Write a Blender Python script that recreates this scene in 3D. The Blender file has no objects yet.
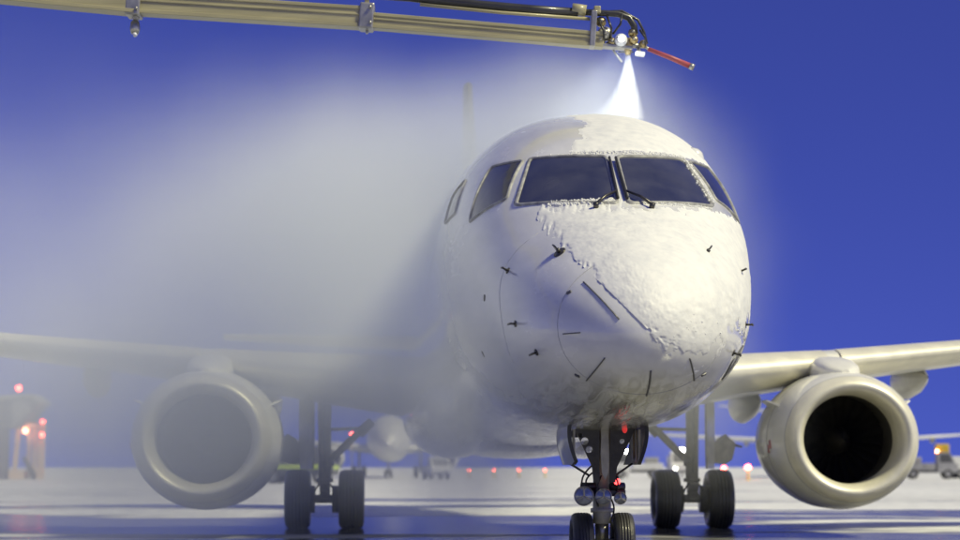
import bpy, bmesh, math, random
import numpy as np
from mathutils import Vector, Matrix, noise
from mathutils.bvhtree import BVHTree
from mathutils.geometry import tessellate_polygon

R = math.radians
random.seed(7)
scene = bpy.context.scene
col = scene.collection

# ------------------------------------------------------------------ camera
FPX, HORIZON, CAM_H = 2000.0, 467.0, 0.98          # measured on the 960 x 540 photograph
PITCH = math.atan((HORIZON - 270) / FPX)
cam_d = bpy.data.cameras.new('camera')
cam = bpy.data.objects.new('camera', cam_d)
col.objects.link(cam)
cam.location = (0, 0, CAM_H)
cam.rotation_euler = (math.pi / 2 + PITCH, 0, 0)
cam_d.sensor_width = 36
cam_d.lens = FPX / 960 * 36
cam_d.clip_start, cam_d.clip_end = 0.1, 6000
cam_d.dof.use_dof = True
cam_d.dof.focus_distance = 17.6
cam_d.dof.aperture_fstop = 1.6
scene.camera = cam

# ------------------------------------------------------------------ sky and key light
SUN_AZ, SUN_EL = 63, 50        # towards the light: degrees right of the viewing axis (back towards camera), elevation
w = bpy.data.worlds.new('World')
scene.world = w
w.use_nodes = True
nt = w.node_tree
nt.nodes.clear()
sky = nt.nodes.new('ShaderNodeTexSky')
sky.sky_type = 'NISHITA'
sky.sun_disc = False
sky.sun_elevation = R(10)
sky.sun_rotation = R(180 - SUN_AZ)
sky.altitude = 200
sky.air_density = 1.0
sky.dust_density = 0.3
sky.ozone_density = 4.0
tc = nt.nodes.new('ShaderNodeTexCoord')
lift = nt.nodes.new('ShaderNodeVectorMath'); lift.operation = 'MULTIPLY_ADD'     # the whole dome reads from higher, bluer air
lift.inputs[1].default_value = (1, 1, 1.6)
lift.inputs[2].default_value = (0, 0, 0.42)
nt.links.new(tc.outputs['Generated'], lift.inputs[0])
nt.links.new(lift.outputs[0], sky.inputs['Vector'])
tint = nt.nodes.new('ShaderNodeMix'); tint.data_type = 'RGBA'; tint.blend_type = 'MULTIPLY'
tint.inputs['Factor'].default_value = 1
tint.inputs['B'].default_value = (1.22, 0.78, 1.86, 1)
nt.links.new(sky.outputs[0], tint.inputs['A'])
bg = nt.nodes.new('ShaderNodeBackground')
bg.inputs['Strength'].default_value = 0.118
nt.links.new(tint.outputs['Result'], bg.inputs['Color'])
wo = nt.nodes.new('ShaderNodeOutputWorld')
nt.links.new(bg.outputs[0], wo.inputs['Surface'])

sun_d = bpy.data.lights.new('sun', 'SUN')
sun_d.energy = 4.05
sun_d.angle = R(10)
sun_d.color = (1.0, 0.94, 0.60)
sun = bpy.data.objects.new('sun', sun_d)
col.objects.link(sun)
to_light = Vector((math.sin(R(SUN_AZ)) * math.cos(R(SUN_EL)), -math.cos(R(SUN_AZ)) * math.cos(R(SUN_EL)), math.sin(R(SUN_EL))))
sun.rotation_euler = to_light.to_track_quat('Z', 'Y').to_euler()
sun.location = to_light * 60

vs = scene.view_settings
vs.view_transform = 'Standard'
vs.look = 'None'
vs.exposure = 0.15
vs.gamma = 1.0
cy = scene.cycles
cy.use_denoising = True
cy.max_bounces = 8
cy.diffuse_bounces = 3
cy.glossy_bounces = 3
cy.transmission_bounces = 3
cy.volume_bounces = 5
cy.volume_step_rate = 1.0
cy.volume_max_steps = 128
cy.sample_clamp_indirect = 4.0
cy.caustics_reflective = False
cy.caustics_refractive = False


def ray_dir(px, py):
    x, z = (px - 480) / FPX, (270 - py) / FPX
    c, s = math.cos(PITCH), math.sin(PITCH)
    return Vector((x, c - z * s, s + z * c))


def at(px, py, Y):
    """the point at ground distance Y that stands at this place of the photograph"""
    d = ray_dir(px, py)
    return Vector((0, 0, CAM_H)) + d * (Y / d.y)


# ------------------------------------------------------------------ materials
MATS = {}


def principled(name):
    m = bpy.data.materials.new(name)
    m.use_nodes = True
    b = m.node_tree.nodes['Principled BSDF']
    MATS[name] = m
    return m, m.node_tree, b


def mat(name, c, rough=0.5, metal=0.0, var=0.12, scale=3.0, bump=0.0, bscale=40.0, coat=0.0, rvar=0.1, stretch=(1, 1, 1), c2=None, spec=0.5):
    m, t, b = principled(name)
    N, L = t.nodes, t.links
    co = N.new('ShaderNodeTexCoord')
    mp = N.new('ShaderNodeMapping'); mp.inputs['Scale'].default_value = stretch
    L.new(co.outputs['Object'], mp.inputs[0])
    n = N.new('ShaderNodeTexNoise'); n.inputs['Scale'].default_value = scale; n.inputs['Detail'].default_value = 5
    n.inputs['Roughness'].default_value = 0.6
    L.new(mp.outputs[0], n.inputs['Vector'])
    r = N.new('ShaderNodeValToRGB')
    r.color_ramp.elements[0].position, r.color_ramp.elements[1].position = 0.3, 0.7
    lo = c2 if c2 else tuple(max(0, v * (1 - var)) for v in c)
    r.color_ramp.elements[0].color = (*lo, 1)
    r.color_ramp.elements[1].color = (*[min(1, v * (1 + (0 if c2 else var * .5))) for v in c], 1)
    L.new(n.outputs['Fac'], r.inputs[0])
    L.new(r.outputs[0], b.inputs['Base Color'])
    mr = N.new('ShaderNodeMapRange')
    mr.inputs['To Min'].default_value, mr.inputs['To Max'].default_value = max(0.02, rough - rvar), min(1, rough + rvar)
    L.new(n.outputs['Fac'], mr.inputs[0])
    L.new(mr.outputs[0], b.inputs['Roughness'])
    b.inputs['Metallic'].default_value = metal
    b.inputs['Specular IOR Level'].default_value = spec
    b.inputs['Coat Weight'].default_value = coat
    b.inputs['Coat Roughness'].default_value = 0.08
    if bump:
        n2 = N.new('ShaderNodeTexNoise'); n2.inputs['Scale'].default_value = bscale; n2.inputs['Detail'].default_value = 4
        L.new(mp.outputs[0], n2.inputs['Vector'])
        bp = N.new('ShaderNodeBump'); bp.inputs['Strength'].default_value = bump; bp.inputs['Distance'].default_value = 0.02
        L.new(n2.outputs['Fac'], bp.inputs['Height'])
        L.new(bp.outputs[0], b.inputs['Normal'])
    return m


def emit(name, c, strength):
    m, t, b = principled(name)
    b.inputs['Base Color'].default_value = (*c, 1)
    b.inputs['Emission Color'].default_value = (*c, 1)
    b.inputs['Emission Strength'].default_value = strength
    return m


mat('paint', (0.75, 0.75, 0.73), 0.24, var=0.11, scale=2.2, coat=1.0, rvar=0.12, stretch=(1.6, .35, 1.6), bump=0.035, bscale=9)
# frozen run-off under the chin and belly: streaks that follow the airflow
t = MATS['paint'].node_tree; N, L = t.nodes, t.links
b = N['Principled BSDF']
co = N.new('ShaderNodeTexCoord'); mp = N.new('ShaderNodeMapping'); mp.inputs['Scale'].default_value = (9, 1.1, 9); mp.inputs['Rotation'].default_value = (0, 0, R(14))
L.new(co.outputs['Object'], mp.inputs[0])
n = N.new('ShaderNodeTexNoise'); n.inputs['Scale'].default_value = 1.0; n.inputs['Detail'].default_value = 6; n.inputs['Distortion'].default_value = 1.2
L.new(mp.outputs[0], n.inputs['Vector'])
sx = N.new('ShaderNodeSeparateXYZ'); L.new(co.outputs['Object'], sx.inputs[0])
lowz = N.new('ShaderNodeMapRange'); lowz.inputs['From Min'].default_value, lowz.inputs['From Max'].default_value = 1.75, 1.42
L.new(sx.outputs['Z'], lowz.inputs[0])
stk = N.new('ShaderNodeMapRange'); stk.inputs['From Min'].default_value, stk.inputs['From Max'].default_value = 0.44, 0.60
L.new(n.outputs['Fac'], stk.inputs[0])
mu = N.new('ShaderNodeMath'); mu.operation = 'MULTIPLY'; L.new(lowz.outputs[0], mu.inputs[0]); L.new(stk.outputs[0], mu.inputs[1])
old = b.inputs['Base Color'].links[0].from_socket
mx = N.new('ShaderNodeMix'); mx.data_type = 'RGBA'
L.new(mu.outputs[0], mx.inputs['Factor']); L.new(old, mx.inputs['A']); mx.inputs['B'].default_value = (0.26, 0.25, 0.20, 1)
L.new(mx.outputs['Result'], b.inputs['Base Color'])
bp = N.new('ShaderNodeBump'); bp.inputs['Distance'].default_value = 0.03
mb_ = N.new('ShaderNodeMath'); mb_.operation = 'MULTIPLY'; mb_.inputs[1].default_value = 0.5; L.new(lowz.outputs[0], mb_.inputs[0])
L.new(mb_.outputs[0], bp.inputs['Strength']); L.new(n.outputs['Fac'], bp.inputs['Height'])
L.new(b.inputs['Normal'].links[0].from_socket, bp.inputs['Normal']); L.new(bp.outputs[0], b.inputs['Normal']); L.new(bp.outputs[0], b.inputs['Coat Normal'])
mat('wing_metal', (0.78, 0.77, 0.68), 0.36, var=0.14, scale=1.5, coat=0.3, rvar=0.12, stretch=(.4, 1.5, 1))
mat('nacelle_paint', (0.82, 0.81, 0.74), 0.35, var=0.12, scale=2.0, coat=0.4, rvar=0.12, stretch=(1, .4, 1.5))
mat('lip_metal', (0.80, 0.77, 0.63), 0.42, metal=0.25, var=0.12, scale=3, rvar=0.1)
mat('inlet_liner', (0.06, 0.058, 0.055), 0.6, var=0.3, scale=4)
mat('fan_metal', (0.05, 0.048, 0.045), 0.45, metal=0.6, var=0.3, scale=8)
mat('black_seal', (0.03, 0.03, 0.032), 0.55, var=0.3, scale=20)
mat('seal_grey', (0.16, 0.16, 0.17), 0.5, var=0.4, scale=14, c2=(0.42, 0.42, 0.40))
mat('probe_metal', (0.10, 0.095, 0.085), 0.35, metal=0.7, var=0.3, scale=20)
mat('strip_metal', (0.15, 0.15, 0.155), 0.45, metal=0.4, var=0.3, scale=30)
mat('fin_shaded', (0.03, 0.032, 0.06), 0.5, var=0.1)  # tail fin's shaded look is put into this dark base colour
mat('seam', (0.40, 0.40, 0.42), 0.6)
mat('gear_paint', (0.60, 0.57, 0.45), 0.42, var=0.35, scale=6, bump=0.15, bscale=30, coat=0.3)
mat('gear_dark', (0.055, 0.05, 0.045), 0.4, metal=0.3, var=0.5, scale=9, bump=0.2, bscale=40, coat=0.4)
mat('gear_steel', (0.42, 0.41, 0.36), 0.3, metal=0.75, var=0.3, scale=12)
mat('door_inner', (0.13, 0.125, 0.11), 0.45, var=0.5, scale=5, coat=0.2)
mat('door_skin', (0.55, 0.58, 0.66), 0.35, var=0.12, scale=3, coat=0.4)
mat('rubber', (0.045, 0.044, 0.042), 0.5, var=0.4, scale=10, bump=0.2, bscale=60, coat=0.35, rvar=0.2)
mat('boom_paint', (0.40, 0.365, 0.205), 0.4, var=0.25, scale=2.5, stretch=(.4, 2, 6), bump=0.08, bscale=20, coat=0.2)
mat('boom_steel', (0.42, 0.41, 0.37), 0.35, metal=0.6, var=0.25, scale=8)
mat('brass', (0.50, 0.40, 0.20), 0.35, metal=0.8, var=0.3, scale=20)
mat('hose', (0.03, 0.03, 0.03), 0.4, var=0.3, scale=6, coat=0.3)
mat('red_rod', (0.42, 0.09, 0.10), 0.45, var=0.25, scale=8)
mat('white_plastic', (0.82, 0.84, 0.86), 0.35, var=0.05, scale=8)
mat('far_white', (0.72, 0.72, 0.70), 0.4, var=0.12, scale=.4)
mat('far_grey', (0.34, 0.34, 0.35), 0.5, var=0.2, scale=.8)
mat('far_dark', (0.10, 0.10, 0.11), 0.5, var=0.3, scale=1)
mat('far_yellow', (0.62, 0.45, 0.05), 0.45, var=0.12, scale=2)
mat('far_stripe', (0.55, 0.70, 0.08), 0.45, var=0.1, scale=2)
mat('bridge_clad', (0.20, 0.19, 0.22), 0.55, var=0.2, scale=.6)
mat('bridge_trim', (0.46, 0.44, 0.42), 0.5, var=0.2, scale=.6)
mat('pillar_paint', (0.80, 0.66, 0.48), 0.5, var=0.15, scale=.8)
mat('lens_glass', (0.30, 0.32, 0.34), 0.12, metal=0.5, var=0.4, scale=25, coat=1.0)
emit('red_lamp', (1.0, 0.05, 0.05), 6)
emit('red_far', (1.0, 0.10, 0.07), 30)
emit('amber_far', (1.0, 0.32, 0.16), 28)
emit('beacon_dim', (0.8, 0.04, 0.04), 0.5)
emit('white_far', (1.0, 0.98, 0.92), 40)
emit('white_dim', (1.0, 0.97, 0.85), 14)

# windscreen glass: dark, reflective, with thin frost streaks
m, t, b = principled('cockpit_glass')
N, L = t.nodes, t.links
co = N.new('ShaderNodeTexCoord')
n = N.new('ShaderNodeTexNoise'); n.inputs['Scale'].default_value = 3.0; n.inputs['Detail'].default_value = 6
L.new(co.outputs['Object'], n.inputs['Vector'])
r = N.new('ShaderNodeValToRGB')
r.color_ramp.elements[0].position, r.color_ramp.elements[1].position = 0.35, 0.75
r.color_ramp.elements[0].color, r.color_ramp.elements[1].color = (0.03, 0.033, 0.048, 1), (0.07, 0.072, 0.085, 1)
L.new(n.outputs['Fac'], r.inputs[0]); L.new(r.outputs[0], b.inputs['Base Color'])
mr = N.new('ShaderNodeMapRange'); mr.inputs['To Min'].default_value, mr.inputs['To Max'].default_value = 0.04, 0.30
L.new(n.outputs['Fac'], mr.inputs[0]); L.new(mr.outputs[0], b.inputs['Roughness'])
b.inputs['Coat Weight'].default_value = 0.5

# snow
m, t, b = principled('snow')
N, L = t.nodes, t.links
co = N.new('ShaderNodeTexCoord')
n = N.new('ShaderNodeTexNoise'); n.inputs['Scale'].default_value = 9; n.inputs['Detail'].default_value = 8; n.inputs['Roughness'].default_value = .65
L.new(co.outputs['Object'], n.inputs['Vector'])
r = N.new('ShaderNodeValToRGB')
r.color_ramp.elements[0].position, r.color_ramp.elements[1].position = 0.3, 0.6
r.color_ramp.elements[0].color, r.color_ramp.elements[1].color = (0.64, 0.65, 0.67, 1), (0.76, 0.76, 0.75, 1)
L.new(n.outputs['Fac'], r.inputs[0]); L.new(r.outputs[0], b.inputs['Base Color'])
b.inputs['Roughness'].default_value = 0.62
n2 = N.new('ShaderNodeTexNoise'); n2.inputs['Scale'].default_value = 38; n2.inputs['Detail'].default_value = 6
L.new(co.outputs['Object'], n2.inputs['Vector'])
bp = N.new('ShaderNodeBump'); bp.inputs['Strength'].default_value = 0.13; bp.inputs['Distance'].default_value = 0.010
L.new(n2.outputs['Fac'], bp.inputs['Height']); L.new(bp.outputs[0], b.inputs['Normal'])

# apron: packed snow broken by wet, slushy lanes
m, t, b = principled('apron')
N, L = t.nodes, t.links
co = N.new('ShaderNodeTexCoord')
mp = N.new('ShaderNodeMapping'); mp.inputs['Scale'].default_value = (0.07, 0.16, 1); mp.inputs['Rotation'].default_value = (0, 0, R(8))
L.new(co.outputs['Object'], mp.inputs[0])
n = N.new('ShaderNodeTexNoise'); n.inputs['Scale'].default_value = 1.0; n.inputs['Detail'].default_value = 7; n.inputs['Roughness'].default_value = .58; n.inputs['Distortion'].default_value = .6
L.new(mp.outputs[0], n.inputs['Vector'])
dist = N.new('ShaderNodeVectorMath'); dist.operation = 'DISTANCE'; dist.inputs[1].default_value = (1.0, 28, 0)
L.new(co.outputs['Object'], dist.inputs[0])
near = N.new('ShaderNodeMapRange'); near.inputs['From Min'].default_value, near.inputs['From Max'].default_value = 6, 42
near.inputs['To Min'].default_value, near.inputs['To Max'].default_value = 0.11, -0.09
L.new(dist.outputs['Value'], near.inputs[0])
pool = N.new('ShaderNodeMapRange'); pool.interpolation_type = 'SMOOTHSTEP'      # fluid run-off pooled under the nose
pool.inputs['From Min'].default_value, pool.inputs['From Max'].default_value = 5.5, 11.5
pool.inputs['To Min'].default_value, pool.inputs['To Max'].default_value = 0.24, 0.0
dist2 = N.new('ShaderNodeVectorMath'); dist2.operation = 'DISTANCE'; dist2.inputs[1].default_value = (1.0, 18.5, 0)
L.new(co.outputs['Object'], dist2.inputs[0]); L.new(dist2.outputs['Value'], pool.inputs[0])
ad0 = N.new('ShaderNodeMath'); ad0.operation = 'ADD'
L.new(n.outputs['Fac'], ad0.inputs[0]); L.new(near.outputs[0], ad0.inputs[1])
ad = N.new('ShaderNodeMath'); ad.operation = 'ADD'
L.new(ad0.outputs[0], ad.inputs[0]); L.new(pool.outputs[0], ad.inputs[1])
wet = N.new('ShaderNodeMapRange'); wet.inputs['From Min'].default_value, wet.inputs['From Max'].default_value = 0.505, 0.575
L.new(ad.outputs[0], wet.inputs[0])
fine = N.new('ShaderNodeTexNoise'); fine.inputs['Scale'].default_value = 2.2; fine.inputs['Detail'].default_value = 8
L.new(co.outputs['Object'], fine.inputs['Vector'])
sr = N.new('ShaderNodeValToRGB')
sr.color_ramp.elements[0].position, sr.color_ramp.elements[1].position = 0.3, 0.62
sr.color_ramp.elements[0].color, sr.color_ramp.elements[1].color = (0.54, 0.55, 0.57, 1), (0.78, 0.785, 0.79, 1)
L.new(fine.outputs['Fac'], sr.inputs[0])
mpb = N.new('ShaderNodeMapping'); mpb.inputs['Scale'].default_value = (0.012, 0.035, 1); L.new(co.outputs['Object'], mpb.inputs[0])
broad = N.new('ShaderNodeTexNoise'); broad.inputs['Scale'].default_value = 1.0; broad.inputs['Detail'].default_value = 4; L.new(mpb.outputs[0], broad.inputs['Vector'])
brr = N.new('ShaderNodeMapRange'); brr.inputs['From Min'].default_value, brr.inputs['From Max'].default_value = .35, .62
brr.inputs['To Min'].default_value, brr.inputs['To Max'].default_value = .80, 1.06
L.new(broad.outputs['Fac'], brr.inputs[0])
sr2 = N.new('ShaderNodeMix'); sr2.data_type = 'RGBA'; sr2.blend_type = 'MULTIPLY'; sr2.inputs['Factor'].default_value = 1
L.new(sr.outputs[0], sr2.inputs['A']); L.new(brr.outputs[0], sr2.inputs['B'])
ar = N.new('ShaderNodeValToRGB')
ar.color_ramp.elements[0].position, ar.color_ramp.elements[1].position = 0.3, 0.7
ar.color_ramp.elements[0].color, ar.color_ramp.elements[1].color = (0.10, 0.10, 0.10, 1), (0.30, 0.30, 0.29, 1)
L.new(fine.outputs['Fac'], ar.inputs[0])
mx = N.new('ShaderNodeMix'); mx.data_type = 'RGBA'
L.new(wet.outputs[0], mx.inputs['Factor']); L.new(sr2.outputs['Result'], mx.inputs['A']); L.new(ar.outputs[0], mx.inputs['B'])
L.new(mx.outputs['Result'], b.inputs['Base Color'])
rr = N.new('ShaderNodeMapRange'); rr.inputs['To Min'].default_value, rr.inputs['To Max'].default_value = 0.7, 0.20
L.new(wet.outputs[0], rr.inputs[0]); L.new(rr.outputs[0], b.inputs['Roughness'])
bp = N.new('ShaderNodeBump'); bp.inputs['Strength'].default_value = 0.35; bp.inputs['Distance'].default_value = 0.03
L.new(fine.outputs['Fac'], bp.inputs['Height']); L.new(bp.outputs[0], b.inputs['Normal'])


# ------------------------------------------------------------------ mesh helpers
class MB:
    """collects shapes; build() links them as ONE mesh object"""
    def __init__(self):
        self.v, self.f, self.sm = [], [], []

    def add(self, verts, faces, smooth=True):
        o = len(self.v)
        self.v += [tuple(p) for p in verts]
        self.f += [tuple(i + o for i in fc) for fc in faces]
        self.sm += [smooth] * len(faces)
        return self

    def box(self, c, size, rot=None, bev=0.0):
        bm = bmesh.new()
        bmesh.ops.create_cube(bm, size=1)
        for v in bm.verts:
            v.co = Vector((v.co.x * size[0], v.co.y * size[1], v.co.z * size[2]))
        if bev:
            bmesh.ops.bevel(bm, geom=list(bm.edges), offset=bev, segments=2, affect='EDGES', profile=0.5)
        M = rot if rot is not None else Matrix.Identity(3)
        bm.verts.index_update()
        self.add([M @ v.co + Vector(c) for v in bm.verts], [[v.index for v in f.verts] for f in bm.faces], False)
        bm.free()
        return self

    def tube(self, pts, r, n=12, cap=True, flat=None):
        pts = [Vector(p) for p in pts]
        rs = r if isinstance(r, (list, tuple)) else [r] * len(pts)
        rings, up = [], None
        for i, p in enumerate(pts):
            d = (pts[min(i + 1, len(pts) - 1)] - pts[max(i - 1, 0)]).normalized()
            if up is None:
                up = Vector((0, 0, 1)) if abs(d.z) < 0.9 else Vector((1, 0, 0))
            a = d.cross(up).normalized()
            bb = a.cross(d).normalized()
            up = bb
            fx, fy = flat if flat else (1, 1)
            rings.append([p + a * (math.cos(2 * math.pi * k / n) * rs[i] * fx) + bb * (math.sin(2 * math.pi * k / n) * rs[i] * fy) for k in range(n)])
        V = [q for rg in rings for q in rg]
        Fc = [(i * n + k, i * n + (k + 1) % n, (i + 1) * n + (k + 1) % n, (i + 1) * n + k) for i in range(len(pts) - 1) for k in range(n)]
        if cap:
            Fc += [tuple(range(n - 1, -1, -1)), tuple((len(pts) - 1) * n + k for k in range(n))]
        return self.add(V, Fc)

    def lathe(self, prof, c, axis='y', n=40, sx=1.0, sz=1.0, closed=False):
        """prof: list of (along, radius); turned about an axis through c"""
        V, Fc = [], []
        for a, r in prof:
            for k in range(n):
                q = 2 * math.pi * k / n
                u, v = r * math.cos(q) * sx, r * math.sin(q) * sz
                if axis == 'y': p = (c[0] + u, c[1] + a, c[2] + v)
                elif axis == 'x': p = (c[0] + a, c[1] + u, c[2] + v)
                else: p = (c[0] + u, c[1] + v, c[2] + a)
                V.append(p)
        m_ = len(prof)
        for i in range(m_ - (0 if closed else 1)):
            j = (i + 1) % m_
            for k in range(n):
                Fc.append((i * n + k, i * n + (k + 1) % n, j * n + (k + 1) % n, j * n + k))
        return self.add(V, Fc)

    def grid(self, rows, wrap=False, smooth=True):
        nr, nc = len(rows), len(rows[0])
        V = [p for rw in rows for p in rw]
        Fc = []
        for i in range(nr - 1):
            for k in range(nc if wrap else nc - 1):
                Fc.append((i * nc + k, i * nc + (k + 1) % nc, (i + 1) * nc + (k + 1) % nc, (i + 1) * nc + k))
        return self.add(V, Fc, smooth)

    def prism(self, poly, holes, frame, thick):
        """flat plate with holes. frame = (origin, u axis, v axis); thick along u x v"""
        o, u, v = [Vector(q) for q in frame]
        nrm = u.cross(v).normalized()
        loops = [poly] + list(holes)
        flat = [p for lp in loops for p in lp]
        tri = tessellate_polygon([[Vector((p[0], p[1], 0)) for p in lp] for lp in loops])
        n = len(flat)
        V = [o + u * p[0] + v * p[1] + nrm * (thick / 2) for p in flat] + [o + u * p[0] + v * p[1] - nrm * (thick / 2) for p in flat]
        Fc = [tuple(x) for x in tri] + [tuple(i + n for i in reversed(x)) for x in tri]
        k = 0
        for lp in loops:
            for i in range(len(lp)):
                a, c_ = k + i, k + (i + 1) % len(lp)
                Fc.append((a, c_, c_ + n, a + n))
            k += len(lp)
        return self.add(V, Fc, False)

    def mesh(self, name, material):
        me = bpy.data.meshes.new(name)
        me.from_pydata(self.v, [], self.f)
        me.polygons.foreach_set('use_smooth', self.sm)
        me.materials.append(MATS[material] if isinstance(material, str) else material)
        bm = bmesh.new(); bm.from_mesh(me)
        bmesh.ops.recalc_face_normals(bm, faces=bm.faces)
        bm.to_mesh(me); bm.free()
        me.update()
        return me

    def build(self, name, material, parent=None):
        o = bpy.data.objects.new(name, self.mesh(name, material))
        col.objects.link(o)
        o.parent = parent
        return o


def tag(o, label=None, cat=None, group=None, kind=None):
    if label: o['label'] = label
    if cat: o['category'] = cat
    if group: o['group'] = group
    if kind: o['kind'] = kind
    return o


def thing(name, loc, label, cat, group=None, rz=0.0):
    o = bpy.data.objects.new(name, None)
    o.empty_display_size = 0.3
    col.objects.link(o)
    o.location = loc
    o.rotation_euler = (0, 0, rz)
    return tag(o, label, cat, group)


def pchip(xs, ys):
    xs = np.array(xs, float); ys = np.array(ys, float); h = np.diff(xs); d = np.diff(ys) / h
    m_ = np.zeros(len(xs)); m_[0] = d[0]; m_[-1] = d[-1]
    for i in range(1, len(xs) - 1):
        if d[i - 1] * d[i] > 0:
            w1 = 2 * h[i] + h[i - 1]; w2 = h[i] + 2 * h[i - 1]
            m_[i] = (w1 + w2) / (w1 / d[i - 1] + w2 / d[i])
    def f(x):
        i = min(max(int(np.searchsorted(xs, x) - 1), 0), len(h) - 1); t_ = (x - xs[i]) / h[i]
        return float((1 + 2 * t_) * (1 - t_) ** 2 * ys[i] + t_ * (1 - t_) ** 2 * h[i] * m_[i] + t_ * t_ * (3 - 2 * t_) * ys[i + 1] + t_ * t_ * (t_ - 1) * h[i] * m_[i + 1])
    return f


def sstep(a, b_, x):
    t_ = min(1, max(0, (x - a) / (b_ - a)))
    return t_ * t_ * (3 - 2 * t_)


# ------------------------------------------------------------------ ground
def spaced(lo, hi, near_lo, near_hi, step, growth):
    xs = list(np.arange(near_lo, near_hi + 1e-6, step))
    s, x = step, near_hi
    while x < hi:
        s *= growth; x += s; xs.append(x)
    s, x = step, near_lo
    while x > lo:
        s *= growth; x -= s; xs.insert(0, x)
    return xs


WHEELS = [(-2.5 + d_, 32.3) for d_ in (-.43, .43)] + [(3.44 + d_, 32.6) for d_ in (-.43, .43)] + [(1.13, 18.7)]


def ground_z(x, y):
    k = 1 - sstep(90, 260, math.hypot(x, y - 30))
    if k <= 0: return 0.0
    a = noise.noise((x * .22, y * .12, 1.3)) * .6 + noise.noise((x * .8, y * .45, 4.7)) * .3 + noise.noise((x * 2.3, y * 1.6, 9.1)) * .13
    for wx, wy in WHEELS:
        k *= sstep(.5, 1.6, math.hypot(x - wx, y - wy))
    return k * (0.030 * a - 0.012)


gx = spaced(-900, 900, -26, 26, 0.36, 1.16)
gy = spaced(-60, 3800, 12, 80, 0.36, 1.12)
g = MB()
g.grid([[(x, y, ground_z(x, y)) for x in gx] for y in gy])
tag(g.build('ground', 'apron'), kind='structure')

# ------------------------------------------------------------------ the airliner: frame of reference
SLOPE = 0.0478
NOSE = Vector((1.294, 15.3, 0))
PSI = math.atan(SLOPE)
plane = thing('airliner', NOSE, 'white twin-engine passenger jet seen nose-on while being sprayed', 'airplane', rz=PSI)


def to_world(p):
    c, s = math.cos(PSI), math.sin(PSI)
    return Vector((NOSE.x + p[0] * c - p[1] * s, NOSE.y + p[0] * s + p[1] * c, p[2]))


# aft distance, top, bottom, half width, height of greatest width
TAB = [(0, 2.02, 2.02, 0, 2.02), (.05, 2.22, 1.83, .225, 2.03), (.2, 2.43, 1.67, .44, 2.05), (.5, 2.68, 1.54, .68, 2.10), (1.0, 2.95, 1.44, .91, 2.17),
       (1.5, 3.17, 1.385, 1.05, 2.26), (2.0, 3.47, 1.35, 1.15, 2.38), (2.45, 3.75, 1.33, 1.235, 2.48), (3.0, 4.03, 1.31, 1.33, 2.60), (3.6, 4.26, 1.30, 1.415, 2.72),
       (4.5, 4.48, 1.29, 1.485, 2.86), (5.5, 4.57, 1.28, 1.505, 2.93), (8, 4.60, 1.26, 1.505, 2.95), (26, 4.60, 1.26, 1.505, 2.95), (30, 4.60, 1.75, 1.33, 3.1), (34, 4.5, 2.95, .8, 3.65), (36.2, 4.25, 3.75, .22, 4.0)]
_U = [math.sqrt(q[0]) for q in TAB]
ZT, ZB, WH, ZC = [pchip(_U, [q[k] for q in TAB]) for k in (1, 2, 3, 4)]


def fus(s, th, off=0.0):
    u = math.sqrt(max(s, 0))
    zt, zb, wd, zc = ZT(u), ZB(u), WH(u), ZC(u)
    e = 2.0 + 0.30 * sstep(1.2, 3.2, s)
    c, sn = math.cos(th), math.sin(th)
    x = wd * math.copysign(abs(c) ** (2 / e), c)
    if sn >= 0:
        z = zc + (zt - zc) * abs(sn) ** (2 / e)
    else:
        z = zc - (zc - zb) * abs(sn) ** (2 / 2.12)
    return Vector((x, s, z))


S_ST = [0.0004, .003, .01, .022, .04, .065, .1, .14, .19, .25, .32, .4, .5] + list(np.arange(.6, 6.01, .1)) + list(np.arange(6.5, 26.1, .75)) + list(np.arange(26.8, 36.21, .6)) + [36.2]
NTH = 144
fm = MB()
rows = [[fus(s, 2 * math.pi * k / NTH) for k in range(NTH)] for s in S_ST]
fm.grid(rows, wrap=True)
fm.add([fus(S_ST[0], 2 * math.pi * k / NTH) for k in range(NTH)], [tuple(range(NTH))])
fm.add([fus(S_ST[-1], 2 * math.pi * k / NTH) for k in range(NTH)], [tuple(range(NTH))])
fuselage = fm.build('fuselage', 'paint', plane)
_tris = []
BVH = BVHTree.FromPolygons([Vector(p) for p in fm.v], fm.f)


def front(x, z):
    """point and outward normal on the nose seen from ahead"""
    h, n_, _, _ = BVH.ray_cast(Vector((x, -3, z)), Vector((0, 1, 0)))
    if h is None:
        h, n_, _, _ = BVH.find_nearest(Vector((x, 2.5, z)))
    if n_.y > 0: n_ = -n_
    return h, n_


def side(s, z, sg):
    h, n_, _, _ = BVH.ray_cast(Vector((4 * sg, s, z)), Vector((-sg, 0, 0)))
    if h is None:
        h, n_, _, _ = BVH.find_nearest(Vector((1.4 * sg, s, z)))
    if n_.x * sg < 0: n_ = -n_
    return h, n_


def px_local(px, py):
    """point of the fuselage skin that a pixel of the photograph looks at, in aircraft coordinates"""
    c, s = math.cos(PSI), math.sin(PSI)
    def wl(P):
        a, b_ = P.x - NOSE.x, P.y - NOSE.y
        return Vector((a * c + b_ * s, -a * s + b_ * c, P.z))
    o = wl(Vector((0, 0, CAM_H))); e = wl(Vector((0, 0, CAM_H)) + ray_dir(px, py))
    h, n_, _, _ = BVH.ray_cast(o, (e - o).normalized())
    if h is not None and n_.dot(e - o) > 0: n_ = -n_
    return h, n_


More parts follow.
